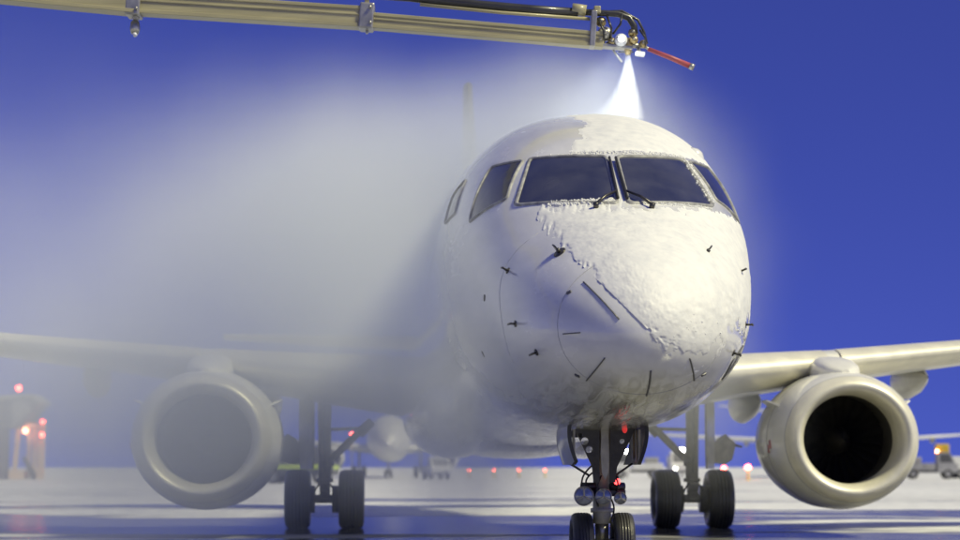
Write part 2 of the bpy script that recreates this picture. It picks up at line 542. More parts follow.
# ---- cockpit windows
def rounded_square(rad, seg=6, edge=9):
    pts = []
    for (cx, cy_, a0) in ((1 - rad, 1 - rad, 0), (-1 + rad, 1 - rad, 90), (-1 + rad, -1 + rad, 180), (1 - rad, -1 + rad, 270)):
        for i in range(seg + 1):
            a = R(a0 + 90 * i / seg)
            pts.append((cx + rad * math.cos(a), cy_ + rad * math.sin(a)))
        nx = {0: (-1 + rad, 1), 90: (-1, -1 + rad), 180: (1 - rad, -1), 270: (1, 1 - rad)}[a0]
        p = pts[-1]
        for i in range(1, edge):
            t_ = i / edge
            pts.append((p[0] + (nx[0] - p[0]) * t_, p[1] + (nx[1] - p[1]) * t_))
    return pts


def pane(corners, project, rad, name='windshield_pane'):
    """corners: TL, TR, BR, BL in the projection plane"""
    TL, TR, BR, BL = [np.array(q, float) for q in corners]
    out = rounded_square(rad)
    def mp_(u, v):
        a, b_ = (u + 1) / 2, (v + 1) / 2
        return (BL * (1 - a) + BR * a) * (1 - b_) + (TL * (1 - a) + TR * a) * b_
    def ring(k, off):
        rg = []
        for (u, v) in out:
            q = mp_(u * k, v * k)
            h, n_ = project(q[0], q[1])
            rg.append(h + n_ * off)
        return rg
    gl = MB()
    rings = [ring(k, .004) for k in (1.0, .93, .8, .6, .35, .1)]
    gl.grid(rings, wrap=True)
    gl.add(rings[-1], [tuple(range(len(out)))])
    po = gl.build(name, 'cockpit_glass', fuselage)
    sl = MB()
    sl.grid([ring(.975, .004), ring(.98, .013), ring(1.01, .017), ring(1.045, .014), ring(1.06, -.002)], wrap=True)
    sl.build('window_seal', 'seal_grey', fuselage)
    return po


for sg in (-1, 1):
    pane([(sg * x, z) for x, z in ((.70, 3.775), (.055, 3.745), (.055, 3.215), (.87, 3.275))], front, .12)
    pane([(3.34, 3.78), (2.86, 3.77), (2.44, 3.36), (3.02, 3.22)], lambda a, b_, sg=sg: side(a, b_, sg), .16, 'side_window_pane')
    pane([(4.45, 3.66), (4.02, 3.76), (3.78, 3.40), (4.35, 3.36)], lambda a, b_, sg=sg: side(a, b_, sg), .22, 'side_window_pane')

# ---- windscreen wipers
for sg in (-1, 1):
    wb = MB()
    piv, pn = front(sg * .235, 3.165)
    low, ln = front(sg * .045, 3.30)
    wb.tube([piv + pn * .035, (piv + low) / 2 + pn * .055, low + ln * .045], [.016, .012, .011], 8)
    wb.tube([piv + pn * -.01, piv + pn * .05], .024, 10)
    wb.build('wiper_arm', 'probe_metal', fuselage)
    bl = MB()
    pts = []
    for i in range(9):
        z = 3.24 + .46 * i / 8
        h, n_ = front(sg * (.04 - .012 * i / 8), z)
        pts.append(h + n_ * .03)
    bl.tube(pts, .013, 8, flat=(1, 1.3))
    bl.build('wiper_blade', 'black_seal', fuselage)

# ---- radome: seam and lightning strips
sm = MB()
sm.tube([fus(.47, 2 * math.pi * k / 90) + (fus(.47, 2 * math.pi * k / 90) - Vector((0, 1.0, 2.05))).normalized() * .0002 for k in range(91)], .0019, 5, cap=False)
sm.build('radome_seam', 'seam', fuselage)
for (a, b_) in (((-.46, 2.43), (-.22, 2.11)), ((-.32, 1.82), (-.43, 1.66)), ((.03, 1.72), (.045, 1.54)), ((.34, 1.82), (.42, 1.66)), ((.46, 2.44), (.30, 2.30)), ((.06, 2.48), (.03, 2.62)), ((-.62, 2.02), (-.5, 2.02))):
    st = MB()
    pts = []
    for i in range(9):
        t_ = i / 8
        h, n_ = front(a[0] + (b_[0] - a[0]) * t_, a[1] + (b_[1] - a[1]) * t_)
        pts.append(h + n_ * .003)
    st.tube(pts, .008, 6, flat=(1, .6))
    st.build('lightning_strip', 'strip_metal', fuselage)
for (x, z) in ((-.57, 2.35), (-.5, 1.70), (.5, 1.71), (.57, 2.35)):
    h, n_ = front(x, z)
    q = MB().box(h + n_ * .004, (.045, .024, .012), n_.to_track_quat('Z', 'Y').to_matrix() @ Matrix.Rotation(R(25 if z > 2 else -35) * (1 if x < 0 else -1), 3, 'Z'), .002)
    q.build('radome_latch', 'strip_metal', fuselage)

# ---- air-data probes
def frame_at(h, n_):
    aft = (Vector((0, 1, 0)) - n_ * n_.y).normalized()
    return aft, n_.cross(aft)


def pitot(x, z, ln=.11):
    h, n_ = front(x, z)
    aft, up = frame_at(h, n_)
    b_ = MB()
    b_.tube([h - n_ * .004, h + n_ * .006], .028, 16)
    b_.tube([h, h + n_ * .035 - aft * .01, h + n_ * .06 - aft * .025], [.014, .011, .009], 8, flat=(1.4, .8))
    b_.tube([h + n_ * .06 + aft * .01, h + n_ * .062 - aft * ln * .45, h + n_ * .062 - aft * ln * .85], [.010, .0105, .006], 8)
    b_.build('pitot_probe', 'probe_metal', fuselage)


def vane(x, z):
    h, n_ = front(x, z)
    aft, up = frame_at(h, n_)
    b_ = MB()
    b_.tube([h - n_ * .004, h + n_ * .006], .055, 20)
    b_.tube([h, h + n_ * .04], .016, 10)
    V = [h + n_ * .015 + aft * -.015, h + n_ * .065 + aft * .02, h + n_ * .065 + aft * .075, h + n_ * .015 + aft * .07]
    V = [p + up * .006 for p in V] + [p - up * .006 for p in V]
    b_.add(V, [(0, 1, 2, 3), (7, 6, 5, 4), (0, 1, 5, 4), (1, 2, 6, 5), (2, 3, 7, 6), (3, 0, 4, 7)], False)
    b_.build('vane_sensor', 'probe_metal', fuselage)


for sg in (-1, 1):
    pitot(sg * .95, 2.15); pitot(sg * .80, 1.90)
    vane(sg * .60, 2.72)
    pitot(sg * .985, 2.63, .07)
for (s, z, sg) in ((2.55, 1.98, -1), (2.05, 2.44, -1), (3.6, 1.9, 1)):
    h, n_ = side(s, z, sg)
    b_ = MB().tube([h - n_ * .004, h + n_ * .004], .03, 14)
    b_.build('static_port', 'probe_metal', fuselage)
# lower service-panel edges on both flanks
for sg in (-1, 1):
    pts = []
    for i in range(14):
        t_ = i / 13
        h, n_ = side(1.22 - .25 * math.sin(t_ * 3.14), 1.98 - .28 * t_, sg)
        pts.append(h + n_ * .002)
    if sg > 0: MB().tube(pts, .007, 6).build('panel_edge', 'strip_metal', fuselage)
    pts = [h + n_ * .001 for h, n_ in (side(1.55 + .1 * math.sin(i * .4), 2.95 - 1.1 * i / 15, sg) for i in range(16))]
    MB().tube(pts, .0018, 5).build('skin_joint', 'seam', fuselage)
# belly blade antennas and beacon
for (s, x) in ((4.6, .05), (6.2, 0)):
    zb = ZB(math.sqrt(s))
    V = [(x - .012, s, zb + .02), (x - .012, s + .28, zb + .02), (x - .006, s + .30, zb - .22), (x - .006, s + .16, zb - .22)]
    V += [(2 * x - a + .0, b_, c_) for a, b_, c_ in V]
    MB().add(V, [(0, 1, 2, 3), (7, 6, 5, 4), (0, 1, 5, 4), (1, 2, 6, 5), (2, 3, 7, 6), (3, 0, 4, 7)], False).build('blade_antenna', 'paint', fuselage)
bl = MB().lathe([(-.035, .002), (-.03, .012), (-.018, .02), (0, .024), (.03, .024)], (.14, 2.75, ZB(math.sqrt(2.75))), 'z', 14)
bl.build('beacon', 'beacon_dim', fuselage)
# crown bump seen at the right shoulder (ice-detector fairing)
h, n_ = side(3.75, 3.98, 1)
MB().tube([h - n_ * .03, h + n_ * .02, h + n_ * .05], [.10, .085, .03], 14).build('shoulder_fairing', 'paint', fuselage)

# ------------------------------------------------------------------ wings
def foil(n=26):
    """upper then lower, closed loop from trailing edge: (x/c, z/c) for unit thickness 1"""
    xs = [0.5 * (1 - math.cos(math.pi * i / n)) for i in range(n + 1)]
    y = lambda x: 5 * (.2969 * math.sqrt(x) - .126 * x - .3516 * x * x + .2843 * x ** 3 - .1015 * x ** 4)
    up = [(x, y(x) * 1.05 + .06 * x * (1 - x)) for x in reversed(xs)]
    lo = [(x, -y(x) * .92 + .06 * x * (1 - x)) for x in xs[1:-1]]
    return up + lo


FOIL = foil()
WST = [(a_, b_ + .7, c_, d_, e_) for a_, b_, c_, d_, e_ in [(1.0, 11.45, 6.5, 2.14, .135), (1.9, 11.95, 5.9, 2.22, .135), (3.2, 12.62, 4.9, 2.36, .13), (4.6, 13.35, 3.95, 2.52, .125), (7.0, 14.62, 3.25, 2.80, .12), (10.2, 16.32, 2.45, 3.18, .115), (13.3, 17.95, 1.65, 3.56, .11), (14.0, 18.5, 1.2, 3.75, .10), (14.45, 19.3, .7, 4.45, .09)]]


def wsec(i, sg, lo=0, hi=None, grow=0.0, shift=(0, 0)):
    x, le, c, z, t_ = WST[i]
    pts = FOIL if hi is None else [p for p in FOIL if p[0] <= hi]
    inc = .045
    return [Vector((sg * x, le + p[0] * c - grow * (1 - p[0] / (hi or 1)) * .5 + shift[0], z + p[1] * t_ * c * (1 + grow) - (p[0] * c) * inc * (1 if x < 9 else .6) + shift[1])) for p in pts]


for sg in (-1, 1):
    wg = MB()
    rows = [wsec(i, sg) for i in range(len(WST))]
    wg.grid(rows, wrap=True)
    wg.add(rows[-1], [tuple(range(len(FOIL)))])
    wing = wg.build('wing', 'wing_metal', plane)
    # slat sections: leading-edge caps with gaps between them
    for (i, j) in ((1, 3), (3, 5), (5, 6)):
        sl = MB()
        rs = []
        steps = 6
        for q in range(steps + 1):
            f_ = i + (j - i) * (0.03 + .94 * q / steps)
            a = min(int(f_), len(WST) - 2); k = f_ - a
            A, B = wsec(a, sg, hi=.13, grow=.10, shift=(-.02, -.012)), wsec(a + 1, sg, hi=.13, grow=.10, shift=(-.02, -.012))
            rs.append([p * (1 - k) + r_ * k for p, r_ in zip(A, B)])
        sl.grid(rs)
        sl.build('slat', 'lip_metal', wing)
    # flap-track fairings
    for (x, zdrop, ln) in ((3.9, .10, 2.6), (6.75, .07, 2.3), (9.6, .05, 1.9)):
        k = np.interp(x, [w_[0] for w_ in WST], [w_[1] + w_[2] for w_ in WST]); z = np.interp(x, [w_[0] for w_ in WST], [w_[3] for w_ in WST])
        ch = np.interp(x, [w_[0] for w_ in WST], [w_[2] for w_ in WST])
        ff = MB()
        prof = [(-ln * .62, .01), (-ln * .5, .09), (-ln * .3, .17), (-.05, .22), (ln * .1, .2), (ln * .25, .12), (ln * .33, .01)]
        ff.lathe(prof, (sg * x, k - .35, z - ch * .045 - .13 - zdrop), 'y', 18, .95, 1.45)
        ff.build('flap_fairing', 'wing_metal', wing)
    # wing-root fairing
    rf = MB()
    rs = []
    for i in range(15):
        s = 10.2 + 9.6 * i / 14
        k = math.sin(math.pi * i / 14) ** .5
        rs.append([Vector((sg * (1.0 + (.75 * k) * math.cos(a)), s, 1.72 + (.62 * k) * math.sin(a))) for a in [2 * math.pi * j / 20 for j in range(20)]])
    rf.grid(rs, wrap=True)
    rf.build('root_fairing', 'paint', wing)

# belly fairing under the wing box
bf = MB()
rs = []
for i in range(17):
    s = 10.0 + 10.4 * i / 16
    k = max(.03, math.sin(math.pi * i / 16)) ** .5
    rs.append([Vector(((1.42 * k) * math.cos(a), s, 1.62 + (.52 * k) * math.sin(a))) for a in [2 * math.pi * j / 28 for j in range(28)]])
bf.grid(rs, wrap=True)
bf.build('belly_fairing', 'paint', plane)

# ------------------------------------------------------------------ engines
ES, EX, EZ = 12.45, 4.53, 1.37
for sg in (-1, 1):
    c = (sg * EX, ES, EZ)
    nac = MB()
    nac.lathe([(.20, .945), (.32, .985), (.6, 1.03), (1.0, 1.06), (1.5, 1.06), (2.1, 1.0), (2.7, .9), (3.2, .78), (3.22, .72), (2.6, .70)], c, 'y', 72, 1.0, .935)
    engine = nac.build('engine', 'nacelle_paint', plane)
    lip = MB()
    pr = [(.205, .947), (.12, .915), (.05, .875), (.012, .835), (0, .80), (.015, .765), (.06, .725), (.14, .695), (.26, .672), (.40, .666), (.55, .668)]
    lip.lathe(pr, c, 'y', 72, 1.0, .935)
    lip.build('inlet_lip', 'lip_metal', engine)
    ln_ = MB().lathe([(.55, .667), (.7, .672), (1.05, .68), (1.4, .68)], c, 'y', 60, 1.0, .95)
    ln_.build('inlet_duct', 'inlet_liner', engine)
    fan = MB()
    for k in range(24):
        a = 2 * math.pi * k / 24
        rs = []
        for i in range(5):
            r_ = .2 + .47 * i / 4
            tw = R(25 + 35 * i / 4)
            ca, sa = math.cos(a), math.sin(a)
            wdt = .075 + .02 * i / 4
            d1 = (math.cos(tw), math.sin(tw))
            rs.append([Vector((c[0] + ca * r_ - sa * d1[1] * wdt * e, c[1] + 1.12 + d1[0] * wdt * e, c[2] + (sa * r_ + ca * d1[1] * wdt * e) * .95)) for e in (-1, -.3, .3, 1)])
        fan.grid(rs)
    fan.lathe([(1.3, .02), (1.3, .69)], c, 'y', 40, 1, .95)
    fan.build('fan', 'fan_metal', engine)
    sp = MB().lathe([(.72, .004), (.76, .04), (.85, .10), (1.0, .17), (1.14, .205), (1.25, .21)], c, 'y', 32)
    sp.build('spinner', 'fan_metal', engine)
    core = MB().lathe([(2.5, .5), (3.3, .47), (3.8, .36), (4.1, .30), (4.1, .2), (4.5, .02)], c, 'y', 40)
    core.build('exhaust_cone', 'far_grey', engine)
    # pylon: rises from the nacelle crown and blends into the wing leading edge
    py_ = MB()
    rs = []
    for (s, hw, z0, z1) in ((.50, .06, .86, .99), (.62, .20, .82, 1.04), (.85, .29, .8, 1.12), (1.2, .33, .75, 1.20), (1.6, .33, .75, 1.24), (2.1, .30, .7, 1.25), (2.8, .24, .6, 1.22), (3.6, .2, .5, 1.1), (4.4, .1, .55, .95), (5.0, .02, .7, .9)):
        ring = []
        for k in range(20):
            a = 2 * math.pi * k / 20
            ca, sa = math.cos(a), math.sin(a)
            ring.append(Vector((c[0] + hw * math.copysign(abs(ca) ** .6, ca), c[1] + s, c[2] + (z0 + z1) / 2 + (z1 - z0) / 2 * math.copysign(abs(sa) ** .7, sa))))
        rs.append(ring)
    py_.grid(rs, wrap=True); py_.add(rs[0], [tuple(range(20))]); py_.add(rs[-1], [tuple(range(20))])
    py_.build('pylon', 'nacelle_paint', engine)
    # vortex strakes on the cowl shoulders
    for q, ang in ((-1, 150), (1, 30)):
        a = R(ang)
        rad = 1.04
        def pt(dr, ds):
            return Vector((c[0] + math.cos(a) * (rad + dr), c[1] + ds, c[2] + math.sin(a) * (rad + dr) * .935))
        V = [pt(-.02, .75), pt(.17, 1.0), pt(.17, 1.35), pt(-.02, 1.55)]
        o_ = Vector((-math.sin(a), 0, math.cos(a))) * .012
        V = [p + o_ for p in V] + [p - o_ for p in V]
        MB().add(V, [(0, 1, 2, 3), (7, 6, 5, 4), (0, 1, 5, 4), (1, 2, 6, 5), (2, 3, 7, 6), (3, 0, 4, 7)], False).build('strake', 'nacelle_paint', engine)
    for (a_, d_) in ((184, .78), (187.5, .90)):
        p_ = Vector((c[0] + math.cos(R(a_)) * 1.048, c[1] + d_, c[2] + math.sin(R(a_)) * 1.048 * .935))
        MB().box(p_, (.03, .05, .12), Matrix.Rotation(R(-8), 3, 'X'), .004).build('red_marking', 'red_rod', engine)
    MB().lathe([(.195, .938), (.20, .9475), (.214, .9525), (.22, .950)], c, 'y', 72, 1.0, .935).build('lip_joint', 'seam', engine)
    # cowl split line
    MB().lathe([(.95, 1.0585), (.955, 1.0625), (.965, 1.0625), (.97, 1.0585)], c, 'y', 72, 1.0, .935).build('cowl_joint', 'seam', engine)

# ------------------------------------------------------------------ tail
def slab(name, sts, vertical, material, sg=1):
    mb = MB()
    rs = []
    for (u, le, c, z, t_) in sts:
        if vertical: rs.append([Vector((p[1] * t_ * c, le + p[0] * c, u)) for p in foil(12)])
        else: rs.append([Vector((sg * u, le + p[0] * c, z + p[1] * t_ * c)) for p in foil(12)])
    mb.grid(rs, wrap=True)
    mb.add(rs[-1], [tuple(range(len(rs[-1])))])
    return mb.build(name, material, plane)


slab('tail_fin', [(4.0, 27.6, 6.6, 0, .09), (4.9, 28.9, 5.3, 0, .10), (10.35, 33.0, 2.5, 0, .09)], True, 'fin_shaded')
for sg in (-1, 1):
    slab('tailplane', [(.3, 31.0, 3.6, 3.85, .1), (6.0, 34.3, 1.6, 4.2, .09)], False, 'wing_metal', sg)


# ------------------------------------------------------------------ landing gear
def tyre(mb, c, dia, wid, n=44):
    rr_ = dia / 2; h = wid / 2
    rim = rr_ * .56
    prof = [(-h * .62, rim), (-h * .9, rr_ * .66), (-h, rr_ * .80), (-h * .93, rr_ * .91), (-h * .74, rr_ * .972), (-h * .5, rr_ * .993)]
    for g_ in (-.42, -.14, .14, .42):
        prof += [(h * (g_ - .05), rr_ * .999), (h * (g_ - .03), rr_ * .972), (h * (g_ + .03), rr_ * .972), (h * (g_ + .05), rr_ * .999)]
    prof += [(h * .5, rr_ * .993), (h * .74, rr_ * .972), (h * .93, rr_ * .91), (h, rr_ * .80), (h * .9, rr_ * .66), (h * .62, rim)]
    mb.lathe(prof, c, 'x', n)
    return mb


def rim(mb, c, dia, wid):
    rr_ = dia / 2 * .57; h = wid / 2
    mb.lathe([(-h * .62, rr_), (-h * .66, rr_ * .9), (-h * .35, rr_ * .8), (-h * .3, rr_ * .45), (-h * .6, rr_ * .4), (-h * .62, .005)], c, 'x', 30)
    mb.lathe([(h * .62, rr_), (h * .66, rr_ * .9), (h * .35, rr_ * .8), (h * .3, rr_ * .45), (h * .6, rr_ * .4), (h * .62, .005)], c, 'x', 30)
    return mb


# nose gear
NS = 3.4
ng = MB()
ng.tube([(0, NS, .26), (0, NS, .50)], .058, 18)
ng.tube([(0, NS, .46), (0, NS - .004, .70)], .085, 18)
ng.tube([(0, NS, .56), (0, NS, .60)], .105, 18)
ng.tube([(0, NS, .68), (0, NS - .02, 1.0), (0, NS - .03, 1.45)], [.078, .085, .09], 18)
ng.tube([(-.22, NS, .28), (.22, NS, .28)], .04, 12)
nose_gear = ng.build('nose_gear', 'gear_paint', plane)
col_ = MB().tube([(0, NS, .30), (0, NS, .47)], .062, 18)
col_.build('piston', 'gear_steel', nose_gear)
for sg in (-1, 1):
    wc = (sg * .19, NS, .28)
    tyre(MB(), wc, .56, .195).build('tyre', 'rubber', nose_gear)
    rim(MB(), wc, .56, .195).build('wheel_rim', 'gear_steel', nose_gear)
    # forked drag brace: a dark plate with lightening holes
    poly = [(sg * p[0], p[1]) for p in ((.045, .84), (.10, .84), (.115, .98), (.295, 1.36), (.05, 1.36))]
    def circ(x, z, r_): return [(sg * x + r_ * math.cos(2 * math.pi * k / 14), z + r_ * math.sin(2 * math.pi * k / 14)) for k in range(14)]
    holes = [circ(.225, 1.27, .022), circ(.185, 1.215, .036), circ(.143, 1.14, .033)] if sg < 0 else [circ(.16, 1.215, .024)]
    MB().prism(poly, holes, ((0, NS - .12, 0), (1, 0, 0), (0, -.12, 1)), .035).build('drag_brace', 'gear_dark', nose_gear)
    # steering actuator and door link
    MB().tube([(sg * .07, NS - .1, .80), (sg * .20, NS - .06, .80)], .038, 12).build('steering_actuator', 'gear_dark', nose_gear)
    MB().tube([(sg * .12, NS - .05, .90), (sg * .29, NS + .05, 1.01)], .011, 8).build('door_link', 'gear_dark', nose_gear)
    # gear door: curved panel hanging beside the bay
    dr = MB(); ins = MB()
    rs, r2 = [], []
    for i in range(9):
        t_ = i / 8
        x = .335 + .035 * math.sin(t_ * 2.4) - .03 * (1 - t_) ** 2
        z = 1.0 + .36 * t_
        rs.append([Vector((sg * (x + .02 * math.sin(j / 8 * 3.1)), NS - .55 + 1.15 * j / 8, z + (.03 if j in (0,) else 0))) for j in range(9)])
        r2.append([p - Vector((sg * .028, 0, 0)) for p in rs[-1]])
    dr.grid(rs); 
    ins.grid(r2)
    edge = [rw[0] for rw in rs] + rs[-1][1:] + [rw[-1] for rw in reversed(rs[:-1])] + list(reversed(rs[0][1:-1]))
    e2 = [p - Vector((sg * .028, 0, 0)) for p in edge]
    door = dr.build('gear_door', 'door_skin', nose_gear)
    ins.build('door_liner', 'door_inner', door)
    rb = MB().grid([[p + Vector((sg * .003, -.004, 0)) for p in edge], [p - Vector((sg * .004, .006, 0)) for p in e2]], wrap=True)
    rb.build('door_seal', 'black_seal', door)
    for k in range(3):
        MB().box((sg * (.30 + .01 * k), NS - .45 + .3 * k, 1.17), (.02, .03, .30), None, .004).build('door_rib', 'gear_paint', door)
# pale centre paddle
pp = [(.0, .86), (.03, .93), (.042, 1.10), (.034, 1.25), (.045, 1.40), (-.045, 1.40), (-.034, 1.25), (-.042, 1.10), (-.03, .93)]
MB().prism(pp, [], ((.005, NS - .24, 0), (1, 0, 0), (0, 0, 1)), .02).build('lock_strut', 'gear_paint', nose_gear)
# bay back wall and dark roof seen between the doors
MB().box((0, NS + .42, 1.36), (.56, .03, .20)).build('bay_bulkhead', 'gear_dark', nose_gear)
# lamps
for (x, z, r_) in ((-.187, .715, .088), (-.006, .71, .074), (.150, .695, .056)):
    lm = MB().lathe([(.12, .03), (.10, r_ * .8), (.02, r_), (-.035, r_ * 1.02), (-.04, r_ * .9)], (x, NS - .17, z), 'y', 24)
    lo = lm.build('taxi_light', 'gear_dark' if r_ > .07 else 'gear_paint', nose_gear)
    MB().lathe([(-.038, r_ * .91), (-.045, r_ * .5), (-.048, .003)], (x, NS - .17, z), 'y', 24).build('lens', 'lens_glass', lo)
    br = MB()
    for a in (90, 210, 330):
        br.tube([(x, NS - .222, z), (x + math.cos(R(a)) * r_ * .9, NS - .212, z + math.sin(R(a)) * r_ * .9)], .009, 6)
    br.build('lens_guard', 'gear_paint', lo)
    MB().lathe([(-.03, r_ * 1.05), (-.045, r_ * 1.03), (-.045, r_ * .93), (-.03, r_ * .93)], (x, NS - .17, z), 'y', 24).build('bezel', 'gear_steel', lo)
MB().box((.0, NS - .09, .74), (.42, .05, .06), None, .008).build('light_bracket', 'gear_dark', nose_gear)
MB().tube([(.115, NS - .14, .80), (.115, NS - .14, .90)], .028, 12).build('red_light_housing', 'gear_dark', nose_gear)
MB().lathe([(-.03, .003), (-.025, .02), (0, .03), (.03, .03)], (.125, NS - .165, .845), 'y', 14).build('red_light', 'red_lamp', nose_gear)
# hydraulic hoses
for (x0, x1, z0, z1, b_) in ((-.10, -.20, 1.0, .80, -.08), (-.07, -.15, .95, .79, -.1), (.07, .12, .93, .76, .06), (-.02, -.05, .9, .62, -.07), (.05, .07, .72, .5, .06)):
    pts = [Vector((x0 + (x1 - x0) * t_ + b_ * math.sin(t_ * 3.14) * .5, NS - .15 - .05 * math.sin(t_ * 3.14), z0 + (z1 - z0) * t_)) for t_ in [i / 10 for i in range(11)]]
    MB().tube(pts, .0085, 7).build('hydraulic_hose', 'black_seal', nose_gear)
# torque links
for (z0, z1, y0, y1) in ((.52, .42, .09, .22), (.42, .31, .22, .06)):
    MB().box((0, NS + (y0 + y1) / 2, (z0 + z1) / 2), (.09, .17, .03), Matrix.Rotation(math.atan2(z1 - z0, y1 - y0), 3, 'X'), .006).build('torque_link', 'gear_paint', nose_gear)

# main gear
MS = 17.2
for sg in (-1, 1):
    X = sg * 2.97
    mg = MB()
    mg.tube([(X, MS, .42), (X, MS, .78)], .085, 18)
    mg.tube([(X, MS, .74), (X, MS, .80)], .135, 18)
    mg.tube([(X, MS, .78), (X + sg * .01, MS, 1.6), (X + sg * .02, MS, 2.25)], [.105, .105, .12], 20)
    mg.tube([(X - .44, MS, .47), (X + .44, MS, .47)], .07, 14)
    main_gear = mg.build('main_gear', 'gear_paint', plane)
    for q in (-1, 1):
        wc = (X + q * .43, MS, .465)
        tyre(MB(), wc, .955, .41).build('tyre', 'rubber', main_gear)
        rim(MB(), wc, .95, .41).build('wheel_rim', 'gear_steel', main_gear)
        MB().lathe([(-.10, .05), (-.10, .22), (.06, .22), (.06, .05)], (X + q * .22, MS, .465), 'x', 24, closed=False).build('brake_pack', 'gear_dark', main_gear)
    # folding side brace towards the fuselage, upper cross link
    MB().tube([(X - sg * .06, MS - .02, 1.06), (X - sg * .34, MS - .03, 1.34), (X - sg * .68, MS, 1.68)], [.055, .062, .055], 12).tube([(X - sg * .55, MS, 1.5), (X - sg * .75, MS, 1.72)], .075, 12).build('side_brace', 'gear_paint', main_gear)
    MB().tube([(X, MS, 1.58), (X - sg * .62, MS + .02, 1.60)], .028, 10).build('lock_link', 'gear_paint', main_gear)
    MB().tube([(X - sg * .09, MS - .1, 1.0), (X - sg * .10, MS - .1, 1.14)], .06, 10).tube([(X, MS - .11, .9), (X + sg * .02, MS - .12, 2.0)], .022, 8).build('hydraulic_line', 'gear_steel', main_gear)
    # strut door: tall flat plate outboard of the leg
    MB().prism([(-.32, .95), (.28, .95), (.36, 1.25), (.36, 2.12), (-.36, 2.12), (-.36, 1.25)], [], ((X + sg * .30, MS, 0), (sg * .35, 1, 0), (0, 0, 1)), .03).build('gear_door', 'gear_paint', main_gear)
    # lower hinged door: kite shaped, hanging outboard
    k = MB().prism([(.0, 1.05), (.22, 1.02), (.35, 1.10), (.42, 1.36), (.24, 1.52), (.10, 1.44), (.0, 1.30)], [], ((X + sg * .38, MS + .35, 0), (sg * 1, .25, 0), (0, 0, 1)), .04)
    kd = k.build('lower_door', 'gear_paint', main_gear)
    MB().tube([(X + sg * .78, MS + .43, 1.34), (X + sg * .90, MS + .46, 1.31)], .02, 8).build('door_hook', 'gear_dark', kd)
    # torque links and axle fittings
    MB().box((X, MS - .17, .66), (.16, .20, .045), Matrix.Rotation(R(-38), 3, 'X'), .01).box((X, MS - .17, .52), (.16, .22, .045), Matrix.Rotation(R(32), 3, 'X'), .01).build('torque_link', 'gear_paint', main_gear)
    for q in (-1, 1):
        MB().tube([(X + q * .06, MS - .14, .74), (X + q * .15, MS - .18, .62), (X + q * .17, MS - .12, .50)], .016, 8).build('brake_line', 'black_seal', main_gear)

# ------------------------------------------------------------------ snow lying on the aircraft
def seg_dist(p, a, b_):
    ab = (b_[0] - a[0], b_[1] - a[1]); ap = (p[0] - a[0], p[1] - a[1])
    t_ = max(0, min(1, (ap[0] * ab[0] + ap[1] * ab[1]) / (ab[0] ** 2 + ab[1] ** 2)))
    return math.hypot(ap[0] - t_ * ab[0], ap[1] - t_ * ab[1])


def poly_sd(p, P):
    d = min(seg_dist(p, P[i], P[(i + 1) % len(P)]) for i in range(len(P)))
    ins, n_ = False, len(P)
    for i in range(n_):
        a, b_ = P[i], P[(i + 1) % n_]
        if (a[1] > p[1]) != (b_[1] > p[1]) and p[0] < (b_[0] - a[0]) * (p[1] - a[1]) / (b_[1] - a[1]) + a[0]:
            ins = not ins
    return d if ins else -d


def from_px(pts):
    out = []
    for p in pts:
        h, _ = px_local(*p)
        if h is not None: out.append((h.x, h.z))
    return out


NOSE_EDGE = from_px([(538, 212), (550, 228), (562, 246), (574, 262), (588, 268), (598, 284), (608, 300), (622, 318), (640, 333), (656, 344), (678, 352), (700, 352)])
NOSE_POLY = NOSE_EDGE + [(.66, 2.02), (.90, 2.1), (1.12, 2.3), (1.4, 2.5), (1.5, 3.3), (1.10, 3.22), (.86, 3.235), (.5, 3.185), (.05, 3.16), (-.5, 3.175)]
CROWN_POLY = [(-.36, 3.83), (-.28, 3.95), (-.14, 4.0), (-.22, 4.12), (-.10, 4.25), (-.20, 4.45), (-.1, 4.7), (1.6, 4.7), (1.5, 3.6), (1.12, 3.80), (.86, 3.845), (.6, 3.835), (.2, 3.82)]
snow = MB()
ss = [(.02 + 1.32 * i / 150) ** 2 for i in range(150)] + [1.8 + .03 * i for i in range(150)]
tt = [R(-58 + 188 * k / 400) for k in range(401)]
hgt, P0, keep = [], [], []
for s in ss:
    rw, hw = [], []
    for th in tt:
        p = fus(s, th)
        q = (p.x, p.z)
        nz = noise.noise((p.x * 7, p.y * 7, p.z * 7)) * .5 + noise.noise((p.x * 19, p.y * 19, p.z * 19)) * .32
        # streaks torn downhill along the left margin
        st_ = noise.noise(((p.x * .93 - p.z * .36) * 40, (p.z * .93 + p.x * .36) * 4, 3.3))
        lim = -.16
        h = -1.0
        if p.z < 3.4 and s < 4.4:
            d = poly_sd(q, NOSE_POLY)
            band = sstep(2.35, 2.55, p.z) * (1 - sstep(-.1, .15, p.x))
            n3 = noise.noise((p.x * 44, p.y * 44, p.z * 44))
            h = d / .06 + nz * 2.4 + n3 * .6 + st_ * 3.4 * band * sstep(.15, -.1, d)
            h += nz * 5 * sstep(.0, .4, p.x) * (1 - sstep(2.15, 2.6, p.z))
        if p.z > 3.75:
            d = poly_sd(q, CROWN_POLY)
            h = max(h, d / .045 + nz * 2.0)
        rw.append(p); hw.append(h)
    P0.append(rw); hgt.append(hw)
NR, NC = len(ss), len(tt)
idx = {}
V = []
